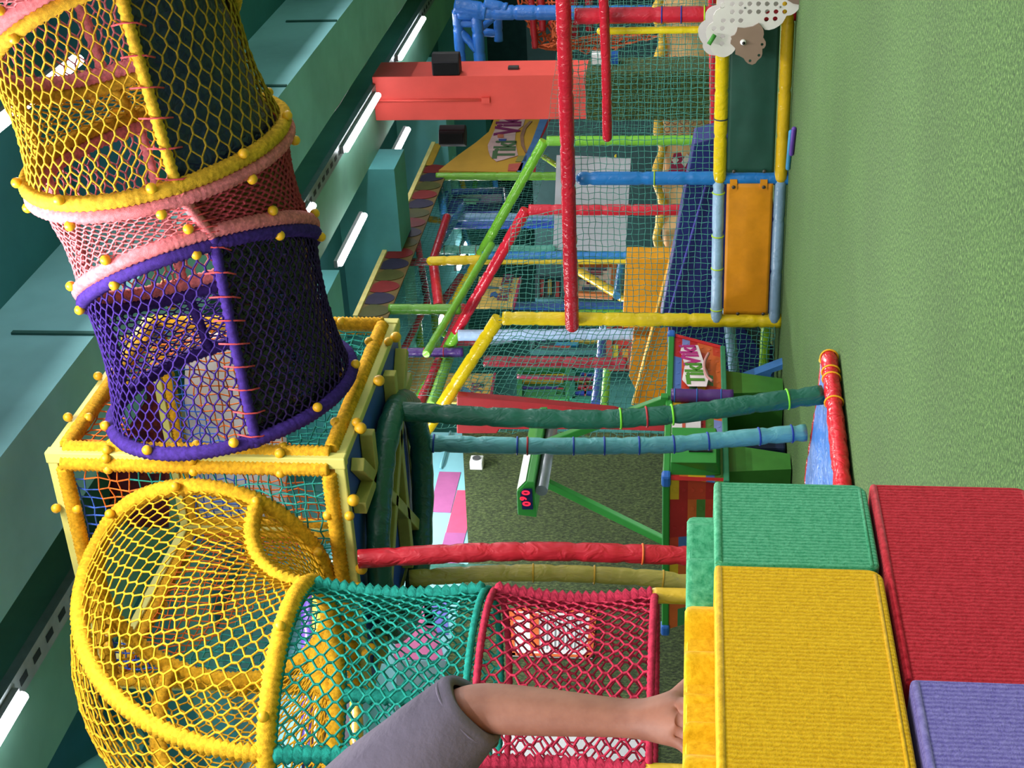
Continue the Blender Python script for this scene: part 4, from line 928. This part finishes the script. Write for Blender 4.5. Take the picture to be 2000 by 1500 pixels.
# sheep lacing board
SY = 11.45
def sheep():
    t = thing('sheep_board', 'white cut-out sheep lacing board with brown face against the fence', 'toy board', on(1560, 10, 'y', SY))
    def zp(X, Y): return (1360 + X / 9.09, Y / 9.09)
    def scal(pts, n=10):                     # scalloped outline: bulge between neighbouring notches
        out = []
        for i in range(len(pts)):
            a, b = V(pts[i][:2]), V(pts[(i + 1) % len(pts)][:2]); k = pts[i][2] if len(pts[i]) > 2 else 0
            d = b - a; nn = V((d.y, -d.x))
            for j in range(n if k else 1):
                u = j / n; out.append(tuple(a + d * u + nn * (k * 4 * u * (1 - u))))
        return out
    cloud = scal([(500, -400), (520, -150, .0), (500, 130, .42), (290, 395, .28), (262, 830, .5), (690, 850, .06), (720, 480), (1100, 400), (1200, 520, -.45), (1590, 300, -.0), (1600, 270, -.2), (1830, 118), (1955, 155), (1965, 0), (1900, -400)], 10)
    cloud = [(500, -400), (500, 120), (430, 140), (350, 190), (305, 260), (295, 330), (300, 390), (235, 430), (185, 500), (170, 580), (180, 660), (215, 740), (258, 800), (252, 860), (280, 920), (340, 975), (410, 1005), (490, 1012), (560, 990), (630, 945), (680, 890), (692, 850), (660, 800), (800, 600), (1100, 420), (1200, 500), (1215, 522), (1290, 528), (1380, 505), (1460, 460), (1530, 400), (1570, 330), (1600, 275), (1680, 262), (1750, 225), (1800, 175), (1835, 118), (1950, 158), (1965, 0), (1960, -400)]
    holes = [(640 + 155 * k - (0 if j else 0), 65 + 140 * j) for j in range(2) for k in range(7)] + [(480, 360), (640, 360), (790, 360), (1245, 340), (1400, 330), (315, 500), (462, 498), (462, 640), (455, 770), (465, 95)]
    def plate(Y, thick, hs, dx, dy, name, h, outline, wh=True, hr=44):
        bm = bmesh.new(); edges = []
        def loop(pts):
            vs = [bm.verts.new(on(*zp(x + dx, y + dy), 'y', Y) - ORG['sheep_board']) for x, y in pts]
            for i in range(len(vs)): edges.append(bm.edges.new((vs[i], vs[(i + 1) % len(vs)])))
        loop(outline)
        if wh:
            for hx, hy in hs: loop([(hx + hr * math.cos(2 * PI * i / 16), hy + hr * math.sin(2 * PI * i / 16)) for i in range(16)])
        bmesh.ops.triangle_fill(bm, edges=edges, use_beauty=True, use_dissolve=False)
        me = bpy.data.meshes.new(name); bm.to_mesh(me); bm.free(); me.materials.append(flat(h, .35, .4, .03))
        o = bpy.data.objects.new(name, me); COL.objects.link(o); o.parent = t; ORG[o.name] = ORG['sheep_board']
        s = o.modifiers.new('solid', 'SOLIDIFY'); s.thickness = thick; s.offset = 0; return o
    plate(SY, .018, holes, 0, 0, 'front_board', 'd3cfc9', cloud)
    plate(SY + .16, .018, holes, -140, -30, 'back_board', 'c9c5c2', cloud[:24] + [(900, 500), (1300, 300), (1600, 100), (1700, -400)], False)
    head = [(1105, 412), (1150, 450), (1190, 520), (1200, 600), (1185, 660), (1205, 690), (1232, 740), (1232, 800), (1205, 850), (1170, 862), (1172, 950), (1150, 1010), (1080, 1075), (1050, 1120), (990, 1145), (920, 1125), (870, 1080), (840, 1030), (760, 985), (690, 960), (695, 880), (680, 840), (640, 800), (605, 770), (612, 720), (628, 690), (612, 650), (680, 620), (715, 560), (732, 488), (850, 498), (1000, 470)]
    plate(SY - .018, .016, [(1168, 785), (1112, 978), (955, 1075)], 0, 0, 'face', '8a7363', head, True, 26)
    m = MB(); e = on(*zp(830, 750), 'y', SY - .03); m.ball(e, .024, 14, 10); m.build('eye', flat('eceae6', .25), t)
    m = MB(); m.ball(on(*zp(842, 768), 'y', SY - .05), .013, 12, 8); m.build('pupil', flat('0b0b0b', .2), t)
    foot = [(1600, -200), (1610, -5), (1720, 60), (1850, 85), (1940, 85), (1975, 0), (1975, -200)]
    plate(SY - .02, .016, [], 0, 0, 'foot', '7d695d', foot, False)
    m = MB(); m.tube([on(*zp(330, 615), 'y', SY - .05), on(*zp(220, 790), 'y', SY - .07)], .018, 10); m.build('lacing_peg', flat('3f8a35', .4), t)
    for x, y in ((860, 140), (1485, 125)): MB().ball(on(*zp(x, y), 'y', SY - .012), .008, 8, 6).build('screw', flat('8c8a88', .4, metal=.7), t)
sheep()
for (pts, h, l) in (([(1539, 328), (1545, 258)], '3f8fc0', 'light blue stick lying on the turf by the fence'), ([(1546, 300), (1551, 252)], '5a3a94', 'purple stick lying on the turf by the fence')):
    P = [on(x, y, 'z', .02) for x, y in pts]; m = MB(); m.tube(P, .02, 10, round_caps=True); tag(m.build('toy_stick', flat(h, .4)), l, 'stick')

# ================================================================== air hockey table
TX, TY0, TY1, TW = -6.0, 9.22, 11.5, 1.4
tb = thing('air_hockey_table', 'green air hockey table with brick print sides and an overhead scoreboard', 'game table', (TX - TW / 2, (TY0 + TY1) / 2, 0))
TG = flat('2f8434', .35, .4, .05); TGD = flat('2f6b2c', .4, .4, .05); CAP = flat('2c62b4', .4)
BR = ['c8402c', 'd9a92a', '4f6fb0', '4f7d38', 'b3252a', 'd2622e', '7a84bf', '3f7f4f']
for a, b in (((TX, TY0), (TX, TY1)), ((TX, TY1), (TX - TW, TY1)), ((TX - TW, TY1), (TX - TW, TY0)), ((TX - TW, TY0), (TX, TY0))):
    MB().beam((a[0], a[1], .955), (b[0], b[1], .955), .06, .055).build('rail', TG, tb, bevel=.01)
for x, y in ((TX, TY0), (TX, TY1), (TX - TW, TY0), (TX - TW, TY1)):
    MB().box((x - .05, y - .05, .92), (x + .05, y + .05, .99)).build('corner_cap', CAP, tb, bevel=.02)
MB().box((TX - TW + .02, TY0 + .02, .9), (TX - .02, TY1 - .02, .935)).build('playing_surface', flat('d9e4ea', .2), tb)
random.seed(5)
def bricks(S, nu, nv, off, logo=None):
    m = MB(); off = V(off)
    for j in range(nv):
        i = 0
        while i < nu:
            w_ = random.choice((1, 1, 2, 2, 3)); w_ = min(w_, nu - i); m.m = random.choice((0, 0, 1, 2, 3, 4, 5, 5, 6, 7))
            if logo and logo[0] <= i < logo[1] and logo[2] <= j < logo[3]: m.m = random.choice((2, 2, 5, 3))
            P = [S(u, v) for u, v in ((i / nu, j / nv), ((i + w_) / nu, j / nv), ((i + w_) / nu, (j + 1) / nv), (i / nu, (j + 1) / nv))]
            m.prism(P, off); c = sum(P, V((0, 0, 0))) / 4
            for k in range(w_):
                q = S((i + k + .5) / nu, (j + .5) / nv) + off; m.tube([q, q + off * .12], .018, 10)
            i += w_
    return m
BRM = [flat(h, .4, .4, .08) for h in BR]
SP = quad((TX - .05, TY0 + .02, .53), (TX - .05, TY1 - .12, .53), (TX, TY1, .925), (TX, TY0 + .02, .925))
bricks(SP, 12, 6, (.012, 0, 0)).build('brick_print', BRM, tb)
EPn = quad((TX - TW + .12, TY0 + .06, .53), (TX - .05, TY0 + .06, .53), (TX, TY0, .925), (TX - TW, TY0, .925))
BR_ = 1; bricks(EPn, 8, 6, (0, -.012, 0)).build('brick_print', BRM, tb)
MB().box((TX - TW + .06, TY0 + .07, .55), (TX - .06, TY1 - .07, .9)).build('body', TGD, tb)
MB().beam((TX - .04, TY0 + .02, .51), (TX - .04, TY1 - .12, .51), .05, .045).build('lower_trim', flat('2f7f5a', .4), tb, bevel=.008)
MB().beam((TX - .05, TY0 + .06, .51), (TX - TW + .12, TY0 + .06, .51), .05, .045).build('lower_trim', flat('2f7f5a', .4), tb, bevel=.008)
MB().beam((TX + .01, TY1 - .005, .925), (TX - .04, TY1 - .12, .53), .03, .03).build('end_trim', flat('c22a2c', .4), tb)
MB().beam((TX + .01, TY0 - .005, .925), (TX - .04, TY0 + .06, .53), .03, .03).build('end_trim', flat('c22a2c', .4), tb)
cb = MB(); cb.prism([(TX + .1, 9.30, .925), (TX + .1, 9.30, .585), (TX - .03, 9.34, .55), (TX - .03, 9.24, .925)], (0, .5, 0)); co = cb.build('coin_box', TG, tb, bevel=.006); 
MB().box((TX + .1, 9.44, .615), (TX + .115, 9.475, .79)).build('handle', flat('26222a', .4), co)
nb = MB().box((TX + .01, 9.84, .70), (TX + .02, 10.15, .93)).build('notice', flat('cfc6c8', .5), tb)
MB().box((TX + .02, 9.84, .82), (TX + .024, 10.15, .845)).build('notice_band', flat('b8503c', .5), nb)
tl = TX + .035
HL = MB(); c0 = on(1368, 714, 'x', tl - .006)
HL.prism([c0 + V((0, y, z)) for y, z in ((-.36, .10), (-.25, .15), (0, .13), (.25, .17), (.36, .16), (.36, .02), (.05, -.03), (-.2, -.07), (-.36, -.05))], (.004, 0, 0)); HL.build('logo_halo', flat('e3d3d6', .5), tb)
text('Tiki', 'logo_lettering', flat('4f8a2c', .5), tb, on(1376, 750, 'x', tl), (0, 1, .09), (0, 0, 1), .2, .002, bold=.008, sx=1.2)
text('Viki', 'logo_lettering', flat('b02a78', .5), tb, on(1369, 713, 'x', tl), (0, 1, .16), (0, 0, 1), .2, .002, bold=.008, sx=1.2)
rb = MB(); RB = [on(x, y, 'x', tl) for x, y in ((1392, 745), (1381, 735), (1376, 720), (1377, 705), (1384, 690))]
rb.tube(dense(RB, .02), .013, 6); rb.build('slogan_ribbon', flat('c48a86', .5), tb)
pad_obj('padded_sleeve', [(TX + .05, 10.38, .94), (TX + .05, 10.38, .7), (TX + .05, 10.38, .44)], .056, '4f2a72', tb, 'purple padded sleeve', [(.1, '2c5fb0'), (.45, '2c5fb0'), (.85, '2c5fb0')], wr=.15)
MB().ball((TX + .0, 10.38, 1.0), .05, 12, 8, (1, .7, .7)).build('orange_knob', flat('e8792c', .4), tb)
for y0, y1 in ((10.72, 11.12), (9.52, 9.92)):
    lg = MB(); lg.prism([(TX - .12, y0, .5), (TX - .12, y1, .5), (TX - .16, y1 - .06, .01), (TX - .16, y0 + .12, .01)], (-.9, 0, 0)); lg.build('pedestal', flat('3c7a30', .4, .4, .1), tb)
AY = 10.37
MB().beam((TX + .02, AY, .96), (TX + .02, AY, 1.02), .07, .07).build('arm_foot', TG, tb); 
MB().beam((TX + .02, AY, .98), (-6.42, AY, 1.96), .065, .065).build('arm', TG, tb, bevel=.008)
MB().beam((TX - TW, AY, .95), (-6.82, AY, 1.97), .065, .065).build('arm', TG, tb, bevel=.008)
YN = 9.85; hexa = [on(x, y, 'y', YN) for x, y in ((1009, 961), (1029, 941), (1043, 941), (1048, 1011), (1011, 1006))]
sb = MB().prism(hexa, (0, 1.2, 0)).build('scoreboard', TG, tb, bevel=.008)
ins = [hexa[0].lerp(hexa[4], .08)]
dpl = [on(x, y, 'y', YN - .012) for x, y in ((1016, 963), (1023, 955), (1039, 955), (1041, 995), (1020, 995))]
MB().prism(dpl, (0, .006, 0)).build('display', flat('1c2350', .3), sb)
RL = glow('red_led', 'ff2040', 1.1)
for ch, x, y, k in (('0', 1035.5, 988.5, .085), ('9', 1028, 977.5, .07), ('0', 1034, 967, .085)):
    text(ch, 'digit', RL, sb, on(x, y, 'y', YN - .02), (1, 0, 0), (0, 0, 1), k, .001, bold=.003)
a, b = hexa[0], hexa[1]; nn = V((.6, 0, .8)) * .006
MB().prism([a.lerp(b, .08) + nn + V((0, .02, 0)), a.lerp(b, .92) + nn + V((0, .02, 0)), a.lerp(b, .92) + nn + V((0, .62, 0)), a.lerp(b, .08) + nn + V((0, .62, 0))], nn * .3).build('rules_label', flat('d8ead8', .4), sb)
m = MB(); c = (hexa[2] + hexa[3]) / 2; m.tube([c + V((.07, .03, -.05)), c + V((.07, 1.0, -.05))], .05, 14); m.build('support_tube', flat('7c8288', .35, metal=.5), sb)
bn = MB(); bn.prism([on(x, y, 'y', 11.25) for x, y in ((1440, 745), (1530, 711), (1533, 720), (1507, 728), (1500, 760), (1440, 760))], (0, .12, 0)); tag(bn.build('blue_wedge', flat('3f76b4', .45)), 'blue plastic wedge on the turf beside the far table pedestal', 'wedge')
cr = MB().box((-6.9, 10.25, .01), (-6.35, 10.55, .34)); tag(cr.build('dark_crate', flat('14233e', .6), bevel=.02), 'dark navy crate under the air hockey table', 'crate')

# screens hanging behind the net cube
def hang(name, label, q, Y, h, off=(0, .03, 0)):
    t = thing(name, label, 'screen', on(q[3][0], q[3][1], 'y', Y)); P = [on(x, y, 'y', Y) for x, y in q]; S = quad(*P)
    m = MB(); m.grid(lambda u, v: S(u, v) + V((0, .05 * noise.noise(V((u * 5, v * 3, 1))), 0)), 24, 16)
    return t, P, m
t, P, m = hang('white_sheet', 'crumpled white sheet hanging behind the net cube', ((560, 648), (560, 1012), (362, 1012), (362, 648)), 8.4, 'e6dcdc'); m.build('cloth', flat('e4d8d8', .8, .1, .06, 5, .5, 7), t, solid=.01)
for p in P[2:]: MB().tube([p, V((p.x, p.y, 5.15))], .008, 6).build('cord', flat('c9b24a', .7), t)
t, P, m = hang('patchwork_screen', 'maroon patchwork screen seen through the top of the net cube', ((330, 725), (330, 1030), (215, 1030), (215, 725)), 8.2, '7c2a2c')
m.mi = [random.choice((0, 0, 1, 2)) for _ in m.f]; m.build('cloth', [flat('7c2430', .7), flat('8f3a30', .7), flat('5e2438', .7)], t, solid=.01)
for p in P[2:]: MB().tube([p, V((p.x, p.y, 5.15))], .008, 6).build('cord', flat('c9b24a', .7), t)
# second net tower, behind the chute
tw = thing('net_tower', 'padded purple and yellow tower edge behind the teal net', 'play frame', (-8.1, 9.5, 0))
for px0, px1, r, h in ((600, 604, .06, '3f2a72'), (620, 622, .055, 'b08f2c'), (694, 697, .055, 'b08f2c')):
    pad_obj('padded_bar', [on(px0, 1150, 'x', -8.1), on(px1, 1500, 'x', -8.1)], r, h, tw, tie=.4)
MB().prism([on(x, y, 'x', -8.15) for x, y in ((628, 1150), (632, 1500), (690, 1500), (686, 1150))], (-.05, 0, 0)).build('side_panel', flat('3c3546', .7), tw)
for y in (8.4, 10.9): pad_obj('post', [(-8.15, y, 0), (-8.15, y, 2), (-8.15, y, 4.3)], .06, '2c6f62', tw, tie=.4)
MB().beam(on(706, 1210, 'x', -8.1), on(722, 1330, 'x', -8.1), .08, .06).build('yellow_strut', flat('c9a02c', .5), tw)
